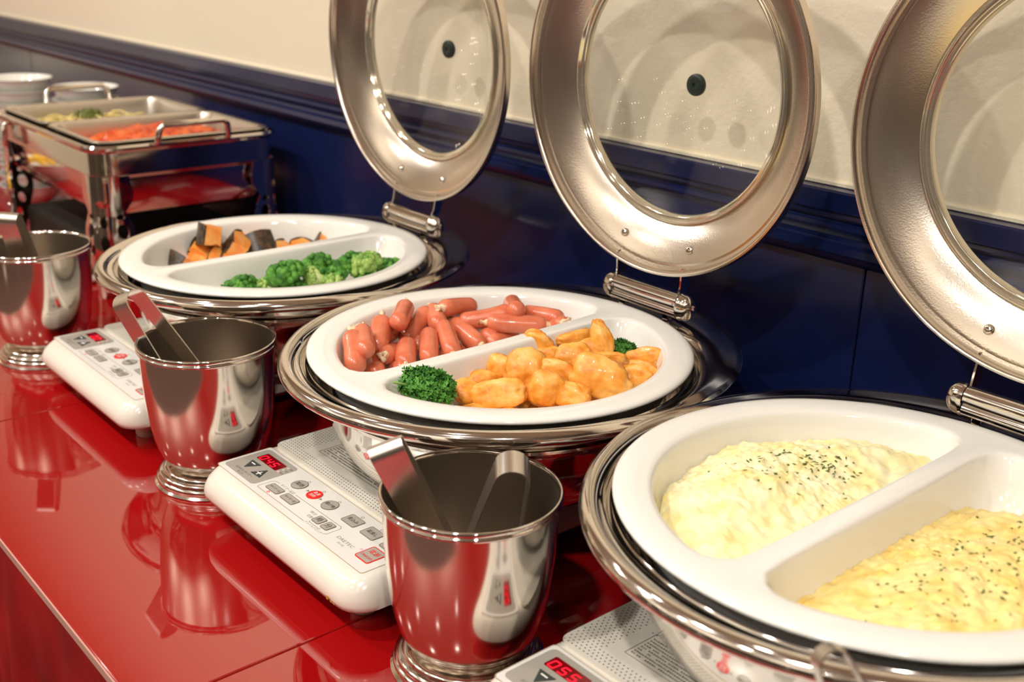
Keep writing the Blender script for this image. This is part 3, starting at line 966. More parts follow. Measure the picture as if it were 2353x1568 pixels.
SAUS_LABEL = ['sausage standing at the left end of the pile, its flat end up', 'small sausage end behind the leftmost standing sausage', 'sausage standing behind the left part of the pile with a pale tip', 'sausage sticking up highest at the back left with a pale torn tip on top',
 'sausage lying at the left with a frayed pale tip pointing to the front left', 'sausage leaning diagonally, plump and smooth, left of the middle of the pile', 'half hidden sausage behind the diagonal one, pale tip at the top', 'short smooth sausage on top of the pile at the back, pale tip left',
 'long sausage lying at the back right with a pale tip on its right', 'small upright sausage end with a pale tip at the far back wall', 'sausage lying at the far right back along the dish wall', 'long sausage lying in front at the right, frayed pale tips at both ends',
 'sausage slanting to the right in the middle, pale tip at the lower right', 'sausage standing in the middle with its pale frayed tip down', 'smooth sausage standing upright in front next to the divider', 'sausage standing upright front left of the smooth upright one',
 'sausage seen end-on with a star-shaped pale tip at the front left', 'sausage standing at the very front between rim and end-on sausage', 'small sausage end at the front beside the parsley', 'sausage lying low along the divider at the right',
 'hidden sausage glimpsed under the long frayed one', 'sausage tip at the far right end beside the divider', 'sausage low in the gap beside the divider, mostly covered', 'dark covered sausage deep in the left of the pile']
def sausage_g(L, seed):
    rnd = random.Random(seed)
    R = .0095*rnd.uniform(.95, 1.06)
    bend = rnd.uniform(-.0022, .0022); ph = rnd.uniform(0, 6)
    N = 15; pts = []; rad = []
    for k in range(N):
        t = k/(N-1)
        z = t*L
        e = min(t, 1-t)*L
        r = R*math.sqrt(max(0.0, 1-(1-min(1, e/(R*.95)))**2))
        r = max(r, R*.16)
        pts.append((bend*math.sin(t*PI), 0, z)); rad.append(r*(1+.02*math.sin(7*t+ph)))
    return tube(pts, rad, 20)
def casing_g(seed):
    """puckered, frayed end of the skin, opening along +z"""
    rnd = random.Random(seed); n = 14; g = G(); v = []
    for i, (r, z) in enumerate(((.0048, -.0022), (.0036, .0004), (.0028, .0020), (.0038, .0042), (.0046, .0058), (.0020, .0046), (.0004, .0034))):
        for j in range(n):
            a = 2*PI*j/n
            k = 1+(.30*math.sin(3*a+seed)+.25*rnd.uniform(-1, 1))*min(1, i/4)
            v.append((r*k*math.cos(a), r*k*math.sin(a), z+rnd.uniform(-.0011, .0011)*min(1, i/4)))
    return g.add(v, grid_faces(7, n))
TIPS = {0: 'a', 1: 'a', 2: 'a', 3: 'a', 4: 'b', 6: 'a', 7: 'a', 8: 'b', 9: 'a', 10: 'b', 11: 'ab', 12: 'ab', 13: 'ab', 16: 'b', 18: 'b', 19: 'b', 21: 'b', 15: 'b'}
def orient(d):
    return Vector((0, 0, 1)).rotation_difference(Vector(d).normalized()).to_euler()
for i, s in enumerate(SAUS):
    a = Vector(s[:3]); b = Vector(s[3:]); d = (b-a).normalized(); L = (b-a).length
    a = a-d*.0035; L = max(L+.007, .038)
    o = obj('sausage', sausage_g(L, i), M['sausage'], loc=a, rot=orient(d), angle=0)
    tag(o, SAUS_LABEL[i], 'sausage', 'sausages in the middle dish')
    t = TIPS.get(i, '')
    if 'a' in t: obj('skin_tip', casing_g(i), M['casing'], o, (0, 0, .0004), (PI, 0, 0), angle=0)
    if 'b' in t: obj('skin_tip', casing_g(i+50), M['casing'], o, (0, 0, L-.0004), angle=0)

# ------------------------------------------------------------------ food: fried nuggets
NUG = [
(-0.7236, 0.5967, 0.178, 0.0085, 0.0111) ,
(-0.696, 0.5917, 0.176, 0.0108, 0.0126) ,
(-0.7224, 0.6334, 0.18, 0.0094, 0.0066) ,
(-0.7127, 0.651, 0.184, 0.0132, 0.0094) ,
(-0.6686, 0.5986, 0.184, 0.0159, 0.0151) ,
(-0.6506, 0.6146, 0.183, 0.0177, 0.0106) ,
(-0.6992, 0.6877, 0.184, 0.0182, 0.0077) ,
(-0.6681, 0.6529, 0.186, 0.0138, 0.0092) ,
(-0.6665, 0.6767, 0.188, 0.0149, 0.0074) ,
(-0.6629, 0.6859, 0.192, 0.0075, 0.0186) ,
(-0.6395, 0.6653, 0.188, 0.0172, 0.0063) ,
(-0.614, 0.6351, 0.186, 0.0227, 0.014) ,
(-0.6981, 0.5738, 0.17, 0.0134, 0.0081) ,
(-0.6851, 0.5487, 0.17, 0.0149, 0.0096) ,
(-0.6596, 0.5591, 0.174, 0.0215, 0.0103) ,
(-0.6566, 0.5829, 0.168, 0.0079, 0.0087) ,
(-0.6352, 0.5902, 0.178, 0.0147, 0.0129) ,
(-0.618, 0.606, 0.176, 0.0146, 0.0095) ,
(-0.64, 0.7168, 0.178, 0.016, 0.0075) ,
(-0.6359, 0.7051, 0.17, 0.0159, 0.0075) ,
(-0.6345, 0.6988, 0.164, 0.0131, 0.0093) ,
(-0.6328, 0.6453, 0.164, 0.0108, 0.0072) ,
(-0.6997, 0.6548, 0.176, 0.0113, 0.0075) ,
(-0.641, 0.682, 0.16, 0.0111, 0.0083) ,
]
NUG_LABEL = ['bumpy upright nugget at the left end of the pile by the divider', 'tall nugget behind the left part of the pile, leaning', 'small nugget resting by the divider left of the middle', 'oval nugget propped on the divider at the back left',
 'large round nugget facing forward left of the middle', 'large oval nugget facing forward in the middle', 'broad nugget at the back under the upright finger-shaped one', 'smooth rounded nugget behind the middle', 'crinkled nugget lying across the top right of the pile',
 'finger-shaped nugget sticking up highest at the back', 'thin folded nugget at the right of the pile top', 'largest nugget, flat and oval, at the right front', 'broad nugget behind the front left ones', 'round nugget beside the big parsley clump at the front left',
 'wide nugget at the front, left of centre', 'small nugget wedged between two front ones', 'round nugget at the front, right of centre', 'nugget at the front edge left of the largest oval one', 'oval nugget at the far right end on top', 'nugget under the far right one, second from the top there',
 'lowest nugget at the far right by the rim', 'nugget partly hidden under the largest oval one', 'small nugget in the middle behind the round front one', 'nugget hidden low at the right back']
def nugget_g(seed, rx, ry, rz):
    v, f = ico(4 if seed < 60 else 3)
    off = Vector((seed*3.7, seed*1.3, 0))
    out = []
    for p in v:
        n1 = noise.noise(p*1.3+off); n2 = noise.noise(p*3.2+off*2); n3 = noise.noise(p*7+off)
        k = 1+.24*n1+.11*n2+.05*n3+.02*noise.noise(p*14+off)
        q = p*k
        z = q.z
        out.append((q.x*rx, q.y*ry, (abs(z)**.85)*(1 if z > 0 else -1)*rz))
    return G().add(out, f)
CAMV = Vector((0, 0, CAMH+.020))
for i, (x, y, z, w, h) in enumerate(NUG):
    rnd = random.Random(100+i)
    p = Vector((x, y, z)); to = (CAMV-p).normalized()
    w = w*1.20; h = h*1.26
    dpt = min(w, h)*.62 if i not in (9,) else .0065
    p = p-to*dpt*.7
    right = Vector((-.66, -.75, 0)).cross(Vector((0, 0, 1)))  # roughly the picture's horizontal
    right = Vector((.755, .655, 0)); right = (right-to*right.dot(to)).normalized(); up = to.cross(right)
    rot = Matrix((right, up, to)).transposed().to_euler()
    tilt = (rnd.uniform(-.4, .4), rnd.uniform(-.4, .4)) if i not in (9, 11, 4) else (0, 0)
    roll = {9: .35, 11: -.28, 5: -.08, 4: .1, 6: .12, 18: .22, 3: -.5, 2: -.25, 14: .1}.get(i, rnd.uniform(-.15, .15))
    R = (Matrix((right, up, to)).transposed() @ Matrix.Rotation(roll, 3, 'Z') @ Matrix.Rotation(tilt[0], 3, 'X') @ Matrix.Rotation(tilt[1], 3, 'Y')).to_euler()
    o = obj('fried_nugget', nugget_g(i+1, w, h, dpt), M['nugget'], loc=p, rot=R, angle=0)
    tag(o, NUG_LABEL[i], 'nugget', 'fried nuggets in the middle dish')

for i, (x, y) in enumerate([(-.690, .560), (-.668, .540), (-.640, .560), (-.618, .585), (-.602, .615), (-.640, .610), (-.665, .600), (-.695, .600), (-.650, .655), (-.620, .650), (-.690, .640), (-.655, .690), (-.632, .541), (-.655, .522), (-.611, .562)]):
    o = obj('fried_nugget', nugget_g(60+i, .0170, .0150, .0095), M['nugget'], loc=(x, y, .1560), rot=(.2*math.sin(i), .2*math.cos(i*2), i*1.3), angle=0)
    tag(o, 'fried nugget in the bottom layer of the middle dish, mostly covered by the ones above', 'nugget', 'bottom layer of fried nuggets')

# ------------------------------------------------------------------ food: parsley clumps
def parsley_g(rx, ry, rz, n, seed):
    rnd = random.Random(seed); g = G()
    for k in range(n):
        u = rnd.uniform(-.25, 1); a = rnd.uniform(0, 2*PI); s = math.sqrt(1-u*u) if u < 1 else 0
        nrm = Vector((s*math.cos(a), s*math.sin(a), u))
        sh = rnd.uniform(.55, 1.0)*(1+.22*noise.noise(nrm*2.4+Vector((seed, 0, 0))))
        c = Vector((nrm.x*rx, nrm.y*ry, nrm.z*rz))*sh
        d = (nrm+Vector((rnd.uniform(-.9, .9), rnd.uniform(-.9, .9), rnd.uniform(-.3, .9)))).normalized()
        t = d.orthogonal().normalized(); t.rotate(Matrix.Rotation(rnd.uniform(0, 6), 3, d)); b = d.cross(t)
        r = rnd.uniform(.0015, .0029)
        v = [c]; m = 9
        for j in range(m):
            q = 2*PI*.8*j/(m-1)
            rr = r*(1.15 if j % 2 else .72)
            v.append(c+(t*math.cos(q)+b*math.sin(q))*rr+d*(r*(.55+.45*math.sin(q*3+k))*(1 if j % 2 else .3)))
        g.add(v, [(0, j, j+1) for j in range(1, m)])
    return g
def parsley(loc, rx, ry, rz, n, seed, label, stem=None):
    root = thing('parsley_clump', label, 'parsley', loc, 0, 'parsley clumps in the middle dish')
    l = obj('leaves', parsley_g(rx, ry, rz, n, seed), M['parsley'], root, angle=0)
    l['kind'] = 'stuff'
    st = stem or [(0, 0, -rz*.2), (rx*.3, 0, -rz*.5), (rx*.6, .002, -rz*.7)]
    obj('stem', tube(st, .0011, 7), M['stem_green'], root, angle=0)
parsley((-.6965, .5100, .1815), .032, .021, .0150, 1900, 1, 'big curly parsley clump at the front end of the divider', [(-.004, -.030, .010), (-.003, -.020, .006), (0, -.006, 0)])
parsley((-.6700, .7165, .1730), .017, .016, .0120, 800, 2, 'curly parsley clump behind the nuggets at the back right')
parsley((-.7030, .7150, .1790), .009, .008, .0080, 280, 3, 'smallest parsley sprig peeking over the divider behind the finger-shaped nugget')

# ------------------------------------------------------------------ food: pumpkin chunks
PUMP = [((-1.2420, .5370, .1570), .021, .6, .15, 'pumpkin chunk lying apart at the far left, brown skin to the right'), ((-1.2440, .5650, .1530), .017, 2.4, 0, 'small pumpkin chunk low between the left one and the pile'),
        ((-1.2530, .5800, .1650), .022, 1.2, .1, 'pumpkin chunk at the left of the pile, dark skin facing front'), ((-1.2330, .5900, .1570), .020, .2, 0, 'pumpkin chunk low in the front of the pile'),
        ((-1.2440, .5840, .1850), .025, 2.2, -.3, 'topmost pumpkin chunk with a black skin band'), ((-1.2300, .6130, .1700), .021, .9, .2, 'pumpkin chunk right of the topmost, brown skin sloping'),
        ((-1.2260, .6000, .1530), .018, 3.0, 0, 'low orange pumpkin chunk in the middle front'), ((-1.2350, .6430, .1660), .023, 1.0, .1, 'pumpkin chunk on the right of the pile with a black skin top'),
        ((-1.2260, .6370, .1530), .018, 2.0, 0, 'low pumpkin chunk beneath the black skinned right one'), ((-1.2200, .6680, .1560), .019, .4, 0, 'pumpkin chunk right of the pile by the divider'),
        ((-1.2170, .6950, .1550), .018, 1.5, 0, 'orange pumpkin chunk second from the right end'), ((-1.2090, .7240, .1580), .020, .3, .1, 'pale orange pumpkin chunk at the right end of the row')]
def chunk_g(s, seed, part):
    """wedge of pumpkin; flesh block with one curved skin face on +y"""
    rnd = random.Random(seed)
    a, b, c = s*rnd.uniform(.95, 1.15), s*rnd.uniform(.75, .92), s*rnd.uniform(.60, .75)
    g = G(); nx, nz = 7, 5; v = []
    def surf(u, w): return ((u*2-1)*a, b*(.55+.45*(1-(u*2-1)**2)), (w*2-1)*c*(1-.15*(u*2-1)**2))
    if part == 'skin':
        for i in range(nz):
            for j in range(nx):
                x, y, z = surf(j/(nx-1), i/(nz-1)); v.append((x, y, z))
        for i in range(nz):
            for j in range(nx):
                x, y, z = surf(j/(nx-1), i/(nz-1)); v.append((x*.97, y-.0022, z*.97))
        f = grid_faces(nz, nx, False)+[tuple(reversed(q)) for q in grid_faces(nz, nx, False, nx*nz)]
        o = nx*nz
        for j in range(nx-1): f += [(j+1, j, o+j, o+j+1), ((nz-1)*nx+j, (nz-1)*nx+j+1, o+(nz-1)*nx+j+1, o+(nz-1)*nx+j)]
        for i in range(nz-1): f += [(i*nx, (i+1)*nx, o+(i+1)*nx, o+i*nx), ((i+1)*nx+nx-1, i*nx+nx-1, o+i*nx+nx-1, o+(i+1)*nx+nx-1)]
        return g.add(v, f)
    ny = 5
    # flesh: a lofted block from the inside of the skin to a narrower, uneven inner face
    for k in range(ny):
        t = k/(ny-1)
        for i in range(8):
            e = [(0, 0), (.5, 0), (1, 0), (1, .5), (1, 1), (.5, 1), (0, 1), (0, .5)][i]
            x, y, z = surf(*e)
            y2 = (y-.0015)*(1-t)+(-b*.75)*t
            sc = 1-.42*t
            v.append((x*sc*.97+rnd.uniform(-1, 1)*.0012, y2+rnd.uniform(-1, 1)*.001, z*(1-.15*t)*.97+rnd.uniform(-1, 1)*.0012))
    f = grid_faces(ny, 8)
    f.append(tuple(range(7, -1, -1))); f.append(tuple((ny-1)*8+j for j in range(8)))
    return g.add(v, f)
for i, (p, s, rz, rx, lb) in enumerate(PUMP):
    o = obj('pumpkin_chunk', chunk_g(s*.86, i, 'flesh'), M['pumpkin'], loc=p, rot=(rx+.5, .2*math.sin(i*2), PI*1.05+.9*math.sin(rz*2.3)+{0: -.9, 4: .3, 7: .5}.get(i, -1.7)), angle=25)
    tag(o, lb, 'pumpkin', 'pumpkin chunks in the far dish')
    obj('skin', chunk_g(s*.86, i, 'skin'), M['skin'], o, angle=40)

# ------------------------------------------------------------------ food: broccoli
BROC = [((-1.0930, .5500, .1620), .0150, 'd', 'dark broccoli floret second from the left'), ((-1.1120, .5390, .1570), .0140, 'd', 'broccoli floret at the left end of the row'), ((-1.0860, .5690, .1600), .0130, 's', 'pale broccoli stalk lying at the front left'),
        ((-1.0720, .5900, .1740), .0190, 'd', 'large round dark broccoli floret left of the middle'), ((-1.0700, .5950, .1580), .0150, 'd', 'broccoli floret under the large round one'), ((-1.0640, .6180, .1700), .0130, 's', 'long pale broccoli stalk leaning in the middle'),
        ((-1.0760, .6350, .1760), .0170, 'd', 'broccoli floret at the back behind the pale stalk'), ((-1.0500, .6370, .1620), .0140, 'l', 'light green broccoli floret at the front right of the middle'), ((-1.0530, .6480, .1720), .0140, 'd', 'dark broccoli floret in the middle right'),
        ((-1.0600, .6720, .1770), .0150, 'd', 'broccoli floret at the back right, dark top'), ((-1.0370, .6760, .1790), .0170, 'l', 'tallest light green broccoli floret with a thick stalk on the right'), ((-1.0330, .6780, .1640), .0150, 'd', 'broccoli floret in front of the tall light green one'),
        ((-1.0500, .7150, .1640), .0160, 'd', 'dark broccoli floret at the far right end')]
def crown_g(r, seed):
    rnd = random.Random(seed); g = G(); v0, f0 = ico(1)
    for k in range(75):
        u = rnd.uniform(-.15, 1); a = rnd.uniform(0, 2*PI); s = math.sqrt(max(0, 1-u*u))
        lob = 1+.18*noise.noise(Vector((math.cos(a)*s, math.sin(a)*s, u))*2.2+Vector((seed, 0, 0)))
        c = Vector((s*math.cos(a)*r*lob, s*math.sin(a)*r*lob, u*r*.72*lob))
        q = rnd.uniform(.20, .31)*r
        g.add([c+Vector(p)*q*rnd.uniform(.85, 1.15) for p in v0], f0)
    v1, f1 = ico(2)
    g.add([(p[0]*r*.92, p[1]*r*.92, p[2]*r*.62) for p in v1], f1)
    return g
def stalk_g(r, L, seed):
    rnd = random.Random(seed)
    g = tube([(0, 0, -L), (.0005, .0003, -L*.5), (0, 0, -r*.15)], [r*.40, r*.42, r*.62], 10)
    for k in range(4):
        a = k*PI/2+rnd.uniform(-.4, .4)
        q = tube([(0, 0, -L*.62), (math.cos(a)*r*.30, math.sin(a)*r*.30, -L*.3), (math.cos(a)*r*.62, math.sin(a)*r*.62, 0)], [r*.24, r*.2, r*.22], 7); g.add(q.v, q.f)
    return g
for i, (p, r, k, lb) in enumerate(BROC):
    rnd = random.Random(40+i)
    rot = {'d': (rnd.uniform(-.3, .3), rnd.uniform(-.3, .3), i), 'l': (.35, -.35, 0), 's': (1.15, .5, -.5)}[k]
    root = thing('broccoli_floret', lb, 'broccoli', p, 0, 'broccoli florets in the far dish')
    root.rotation_euler = rot
    obj('crown', crown_g(r*(.75 if k == 's' else 1), i), M['broccoli_light'] if k in 'ls' else M['broccoli'], root, angle=0)
    obj('stalk', stalk_g(r*(1.15 if k == 's' else 1), {'d': .014, 'l': .026, 's': .030}[k], i), M['stalk'], root, angle=0)

# ------------------------------------------------------------------ food: scrambled egg
def egg_h(x, y, side):
    """height of the egg above the table at local dish coordinates"""
    X = abs(x)
    e = -d_sdf(X, y, .006)
    if side < 0:
        base = .1690+.0150*min(1, max(0, e)/.045)+.006*noise.noise(Vector((x*14, y*14, 1.0)))
    else:
        far = max(0, (y-.07)/.06)
        base = .1630+.0220*min(1, max(0, X-.022)/.06)*min(1, max(0, e+.012)/.02)-.020*far*far+.006*noise.noise(Vector((x*14, y*14, 5.0)))
    q = Vector((x, y, side*.3))
    lump = 0
    for sc, am in ((62, .0042), (125, .0036), (260, .0022)):
        w = q*sc; w += Vector((noise.noise(w*.7), noise.noise(w*.7+Vector((9, 0, 0))), 0))*.45
        d = noise.voronoi(w)[0][0]
        lump += am*(.55-d)
    lump += .0005*noise.noise(q*600)
    return base+lump-.0015
def egg_g(side):
    g = G(); v = []
    na, nr = 260, 62
    for i in range(nr):
        for j in range(na):
            a = 2*PI*j/na
            t = min(d_ray(a, .0058), half_ray(a, .15)-.004)
            k = (i/(nr-1))**.8
            x = side*(DCX+math.cos(a)*t*k); y = math.sin(a)*t*k
            z = egg_h(x, y, side)
            if i == nr-1: z -= .004
            v.append((x, y, z))
    f = grid_faces(nr, na)
    if side < 0: f = [tuple(reversed(q)) for q in f]
    return g.add(v, f)
def flakes_g(side, spots, seed):
    g = G(); rnd = random.Random(seed)
    for cx, cy, sx, sy, n in spots:
        for k in range(n):
            x = rnd.gauss(cx, sx); y = rnd.gauss(cy, sy)
            if d_sdf(abs(x), y, .012) > 0: continue
            z = egg_h(x, y, side)+.0006
            a = rnd.uniform(0, PI); L = rnd.uniform(.0009, .0023); w = rnd.uniform(.0005, .0011)
            d = Vector((math.cos(a), math.sin(a), rnd.uniform(-.4, .5))); s = Vector((-math.sin(a), math.cos(a), rnd.uniform(-.4, .4)))
            c = Vector((x, y, z))
            v = [c-d*L-s*w*.5, c+d*L*.2-s*w, c+d*L, c+d*L*.1+s*w]
            v += [p-Vector((0, 0, .0003)) for p in v]
            g.add(v, [(0, 1, 2, 3), (7, 6, 5, 4), (0, 4, 5, 1), (1, 5, 6, 2), (2, 6, 7, 3), (3, 7, 4, 0)])
    return g
ex, ey = CHAFERS[2][0], CHAFERS[2][1]
e1 = obj('scrambled_egg', egg_g(-1), M['egg'], loc=(ex, ey, 0), angle=0)
tag(e1, 'pale scrambled egg heaped in the left half of the nearest dish', 'egg', kind='stuff')
f1 = obj('herb_flakes', flakes_g(-1, [(-.068, .037, .012, .014, 62), (-.080, .008, .016, .020, 30), (-.076, -.02, .020, .012, 10), (-.050, .05, .03, .02, 10)], 1), M['herb'], e1, smooth=False); f1['kind'] = 'stuff'
e2 = obj('scrambled_egg', egg_g(1), M['egg2'], loc=(ex, ey, 0), angle=0)
tag(e2, 'deeper yellow scrambled egg in the right half of the nearest dish', 'egg', kind='stuff')
f2 = obj('herb_flakes', flakes_g(1, [(.072, .005, .020, .030, 55), (.098, .05, .02, .015, 40), (.080, -.06, .020, .018, 40), (.105, .0, .015, .03, 30)], 2), M['herb'], e2, smooth=False); f2['kind'] = 'stuff'

UNIT = SIZE; LIFT = 0.0
# ------------------------------------------------------------------ rectangular chafing dish at the far left
RX0, RX1, RY0, RY1, RZ = -2.072, -1.615, .583, .893, .230
rc = thing('rectangular_chafing_dish', 'rectangular steel chafing dish on pierced legs at the left, holding two food pans', 'chafing dish', ((RX0+RX1)/2, (RY0+RY1)/2, 0))
hx, hy_ = (RX1-RX0)/2, (RY1-RY0)/2
def rloops(L):
    g = G(); v = []
    n = None
    for ins, z, r in L:
        o = rrect(-hx+ins, hx-ins, -hy_+ins, hy_-ins, max(r, .004), 8); n = len(o)
        v += [(x, y, z) for x, y in o]
    return g.add(v, grid_faces(len(L), n)), n
g, n = rloops([(.0, .226, .040), (-.003, .229, .043), (-.0035, .232, .0435), (-.001, .2350, .041), (.003, .2355, .038), (.007, .234, .034), (.009, .231, .032), (.009, .224, .032), (.002, .224, .040), (.0, .226, .040)])
obj('frame_rim', g, M['steel'], rc, angle=30)
g, n = rloops([(.004, .226, .038), (.004, .190, .038), (.010, .186, .034), (.012, .184, .034), (.014, .150, .036), (.024, .128, .036), (.040, .120, .03), (.06, .119, .02)])
g.f.append(tuple(len(g.v)-n+j for j in range(n)))
obj('water_pan', g, M['steel'], rc, angle=30)
def food_pan():
    g = G(); v = []; L = [(0, .2375, .026), (-.001, .239, .026), (.001, .2405, .025), (.008, .2405, .022), (.011, .2390, .020), (.013, .230, .022), (.016, .190, .024), (.022, .182, .024), (.034, .180, .02)]
    w, h = (hx*2-.020)/4, hy_-.011
    for ins, z, r in L:
        o = rrect(-w+ins, w-ins, -h+ins, h-ins, r, 7); n = len(o)
        v += [(x, y, z) for x, y in o]
    f = grid_faces(len(L), n); f = [tuple(reversed(q)) for q in f]
    f.append(tuple((len(L)-1)*n+j for j in range(n)))
    return g.add(v, f)
pw = (hx*2-.020)/4
def handle(pts, name='handle'):
    obj(name, tube(pts, .0050, 10), M['steel'], rc, angle=0)
for s in (1, -1):
    xb = s*(hx+.001)
    handle([(xb, -.058, .231), (xb+s*.008, -.058, .2380), (xb+s*.012, -.055, .2560), (xb+s*.012, -.048, .2625), (xb+s*.012, .048, .2625), (xb+s*.012, .055, .2560), (xb+s*.008, .058, .2380), (xb, .058, .231)])
handle([(-.195, -hy_, .225), (-.195, -hy_-.010, .222), (-.195, -hy_-.012, .190), (-.135, -hy_-.012, .190), (-.135, -hy_-.010, .222), (-.135, -hy_, .225)])
def holed(outline, holes, th):
    c = bpy.data.curves.new('leg_plate', 'CURVE'); c.dimensions = '2D'; c.fill_mode = 'BOTH'; c.extrude = th/2
    for pts in [outline]+holes:
        s = c.splines.new('POLY'); s.points.add(len(pts)-1); s.use_cyclic_u = True
        for p, q in zip(s.points, pts): p.co = (q[0], q[1], 0, 1)
    o = bpy.data.objects.new('leg_plate', c); COL.objects.link(o)
    dg = bpy.context.evaluated_depsgraph_get()
    me = bpy.data.meshes.new_from_object(o.evaluated_get(dg))
    vs = [tuple(v.co) for v in me.vertices]; fs = [tuple(p.vertices) for p in me.polygons]
    bpy.data.objects.remove(o); bpy.data.curves.remove(c); bpy.data.meshes.remove(me)
    return vs, fs
def oval(cx, cy, rx, ry, rot=0, n=16):
    return [(cx+rx*math.cos(t)*math.cos(rot)-ry*math.sin(t)*math.sin(rot), cy+rx*math.cos(t)*math.sin(rot)+ry*math.sin(t)*math.cos(rot)) for t in [2*PI*i/n for i in range(n)]]
def leg_g():
    # pierced plate drawn flat (u across, z up), cut into strips and wrapped round the corner of the pan
    half = smooth_prof([(.043, .190), (.044, .180), (.047, .168), (.046, .154), (.038, .142), (.033, .134), (.038, .124), (.044, .108), (.044, .090), (.038, .068), (.031, .046), (.025, .026), (.024, .010), (.028, 0)], 3)
    out = half+[(.010, 0), (.006, .012), (-.006, .012), (-.010, 0)]+[(-u, z) for u, z in reversed(half)]
    holes = [oval(.0, .148, .011, .0055), oval(.024, .128, .0062, .0045), oval(-.024, .128, .0062, .0045), oval(.026, .106, .0080, .0120, .3), oval(-.026, .106, .0080, .0120, -.3), oval(.0, .120, .0055, .0100),
             oval(.0, .088, .0070, .0120), oval(.022, .076, .0055, .0095, .3), oval(-.022, .076, .0055, .0095, -.3), oval(.015, .050, .0050, .0085, .15), oval(-.015, .050, .0050, .0085, -.15), oval(.0, .034, .0045, .0070), oval(.016, .024, .0040, .0045), oval(-.016, .024, .0040, .0045)]
    v, f = holed(out, holes, .0020)
    import bmesh
    bm = bmesh.new()
    vs = [bm.verts.new(p) for p in v]
    for q in f:
        try: bm.faces.new([vs[k] for k in q])
        except ValueError: pass
    R = .036; a = R*PI/4
    for k in range(-10, 11):
        bmesh.ops.bisect_plane(bm, geom=bm.verts[:]+bm.edges[:]+bm.faces[:], plane_co=(k/10*a, 0, 0), plane_no=(1, 0, 0))
    bm.verts.index_update()
    g = G(); nv = []
    for w in bm.verts:
        u, z, t = w.co
        bulge = .004*math.sin(min(1, max(0, z/.13))*PI)
        r = R+t+bulge
        if abs(u) <= a:
            ang = PI/4+u/R; x, y = r*math.cos(ang), r*math.sin(ang)
        elif u > 0: x, y = -(u-a), r
        else: x, y = r, -(-u-a)
        nv.append((x, y, z))
    g.add(nv, [tuple(w.index for w in q.verts) for q in bm.faces])
    bm.free()
    return g
LEGS = leg_g()
for sx in (1, -1):
    for sy in (1, -1):
        g = G(); g.v = [(sx*p[0], sy*p[1], p[2]) for p in LEGS.v]; g.f = list(LEGS.f); g.m = list(LEGS.m)
        obj('leg', g, M['chrome'], rc, (sx*(hx-.038), sy*(hy_-.038), 0), angle=30, merge=.00002)
for s, lb in ((1, 'half size steel food pan with red stew in the rectangular chafing dish'), (-1, 'half size steel food pan with pasta in the rectangular chafing dish')):
    o = obj('food_pan', food_pan, M['pan_steel'], loc=((RX0+RX1)/2+s*(pw+.0005), (RY0+RY1)/2, 0), key='fpan', angle=30)
    tag(o, lb, 'food pan', 'food pans in the rectangular chafing dish')
def heap(w, h, z0, top, seed, cx=0, cy=0, sc=1.0):
    g = G(); v = []; nx, ny = 70, 90
    for i in range(ny):
        for j in range(nx):
            x = (j/(nx-1)*2-1); y = (i/(ny-1)*2-1)
            e = max(0, 1-(x-cx)**2*sc)*max(0, 1-(y-cy)**2*sc)
            q = Vector((x*w, y*h, seed))
            z = z0+top*e**.6+.006*noise.noise(q*60)+.004*noise.noise(q*130)+.0015*noise.noise(q*300)-.004
            v.append((x*w, y*h, max(z, .1775)))
    return g.add(v, grid_faces(ny, nx, False))
o = obj('tomato_stew', heap(pw-.020, hy_-.030, .205, .034, 3), M['stew'], loc=((RX0+RX1)/2+pw, (RY0+RY1)/2, .004), angle=0)
tag(o, 'chunky red tomato stew in the nearer steel food pan', 'stew', kind='stuff')
def pasta_g():
    g = G(); rnd = random.Random(9)
    for k in range(90):
        x, y = rnd.gauss(.0, .034), rnd.gauss(-.02, .05)
        z = .206+.026*max(0, 1-(x/.07)**2)*max(0, 1-((y+.03)/.10)**2)*rnd.random()
        a = rnd.uniform(0, 6.28); pts = []
        for j in range(9):
            pts.append((x, y, z+.003*math.sin(j*1.1+k))); a += rnd.uniform(-.7, .7)
            x += math.cos(a)*.008; y += math.sin(a)*.008
            x = max(-.075, min(.075, x)); y = max(-.115, min(.115, y))
        q = tube(pts, .0017, 6); g.add(q.v, q.f)
    return g
pst = obj('pasta', pasta_g(), M['pasta'], loc=((RX0+RX1)/2-pw, (RY0+RY1)/2, .0), angle=0)
tag(pst, 'pale yellow pasta with a green garnish in the farther steel food pan', 'pasta', kind='stuff')
gg = obj('garnish', parsley_g(.024, .026, .012, 220, 8), M['green_mix'], pst, (.010, -.035, .232), angle=0); gg['kind'] = 'stuff'

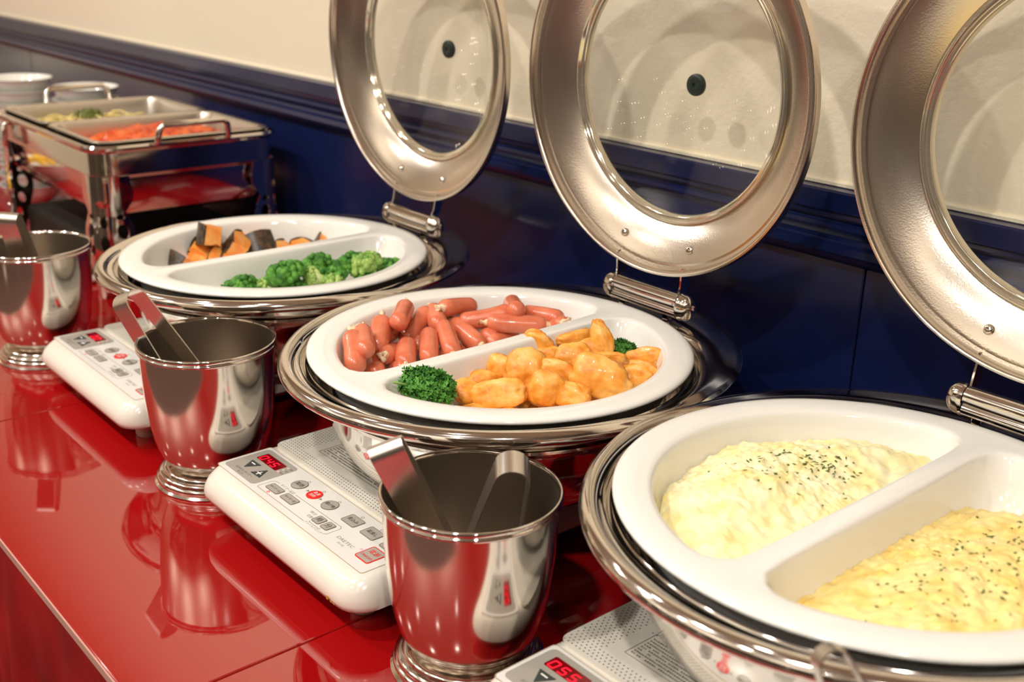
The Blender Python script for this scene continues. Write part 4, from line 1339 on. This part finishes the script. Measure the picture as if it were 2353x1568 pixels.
# electric warmer under it
wm = thing('food_warmer', 'low black electric warmer with an orange light under the rectangular chafing dish', 'warmer', (-1.87, .735, 0))
obj('body', box(-.165, .135, -.128, .125, .004, .072, .008, 2), M['black'], wm, smooth=False)
obj('base_plate', box(-.185, .150, -.138, .135, .003, .010, .002, 1), M['cooker_base'], wm, smooth=False)
for sx in (-.12, .10):
    for sy in (-.06, .06): obj('foot', lathe([(0, 0), (.008, 0), (.008, .006), (0, .006)], 12), M['black'], wm, (sx, sy, 0))
obj('pilot_light', lathe(smooth_prof([(0, .003), (.004, .002), (.005, 0)], 2), 14), mat('orange_pilot_light', (1, .15, .02), .4, emit=(1, .12, .01), es=2.0), wm, (.1355, -.085, .034), (0, PI/2, 0))

# ------------------------------------------------------------------ crockery beyond the rectangular chafing dish
def bowl_g():
    pr = [(0, 0), (.026, 0), (.028, .003), (.040, .012), (.052, .026), (.060, .042), (.0625, .0445), (.0605, .0450), (.057, .041), (.049, .027), (.038, .0145), (.024, .0065), (0, .006)]
    return lathe(smooth_prof(pr, 2), 48)
for sx, sy, zt, nm in ((-2.335, .715, .256, 'front'), (-2.200, .795, .248, 'rear')):
    k = 0; z = 0.0
    nb = 10; step = (zt-.045)/(nb-1)
    for k in range(nb):
        o = obj('white_bowl', bowl_g, M['bowl_white'], loc=(sx, sy, k*step), key='bowl')
        tag(o, ('topmost white bowl of the %s stack beyond the rectangular chafing dish' if k == nb-1 else 'white bowl nested below the top of the %s stack beyond the rectangular chafing dish') % nm, 'bowl', '%s stack of white bowls' % nm)
sb = obj('serving_bowl', lambda: lathe(smooth_prof([(0, 0), (.04, 0), (.045, .005), (.065, .03), (.083, .065), (.086, .068), (.083, .069), (.078, .064), (.060, .03), (.04, .010), (0, .008)], 2), 56), M['bowl_white'], loc=(-2.30, .490, 0), key='sbowl')
tag(sb, 'white serving bowl of yellow fruit at the left photo edge, behind the chafing dish leg', 'bowl')
for k in range(9):
    rnd = random.Random(70+k)
    a = k*2.4; r = .012+.0055*k
    v, f = ico(2)
    q = G().add([Vector(p)*.014*(1+.1*noise.noise(Vector(p)*2+Vector((k, 0, 0)))) for p in v], f)
    o = obj('fruit_piece', q, M['yellow'], loc=(-2.30+r*math.cos(a), .490+r*math.sin(a), .068+.008*(k < 4)), angle=0)
    tag(o, 'yellow fruit piece in the white bowl at the left photo edge', 'fruit', 'yellow fruit pieces in the bowl')
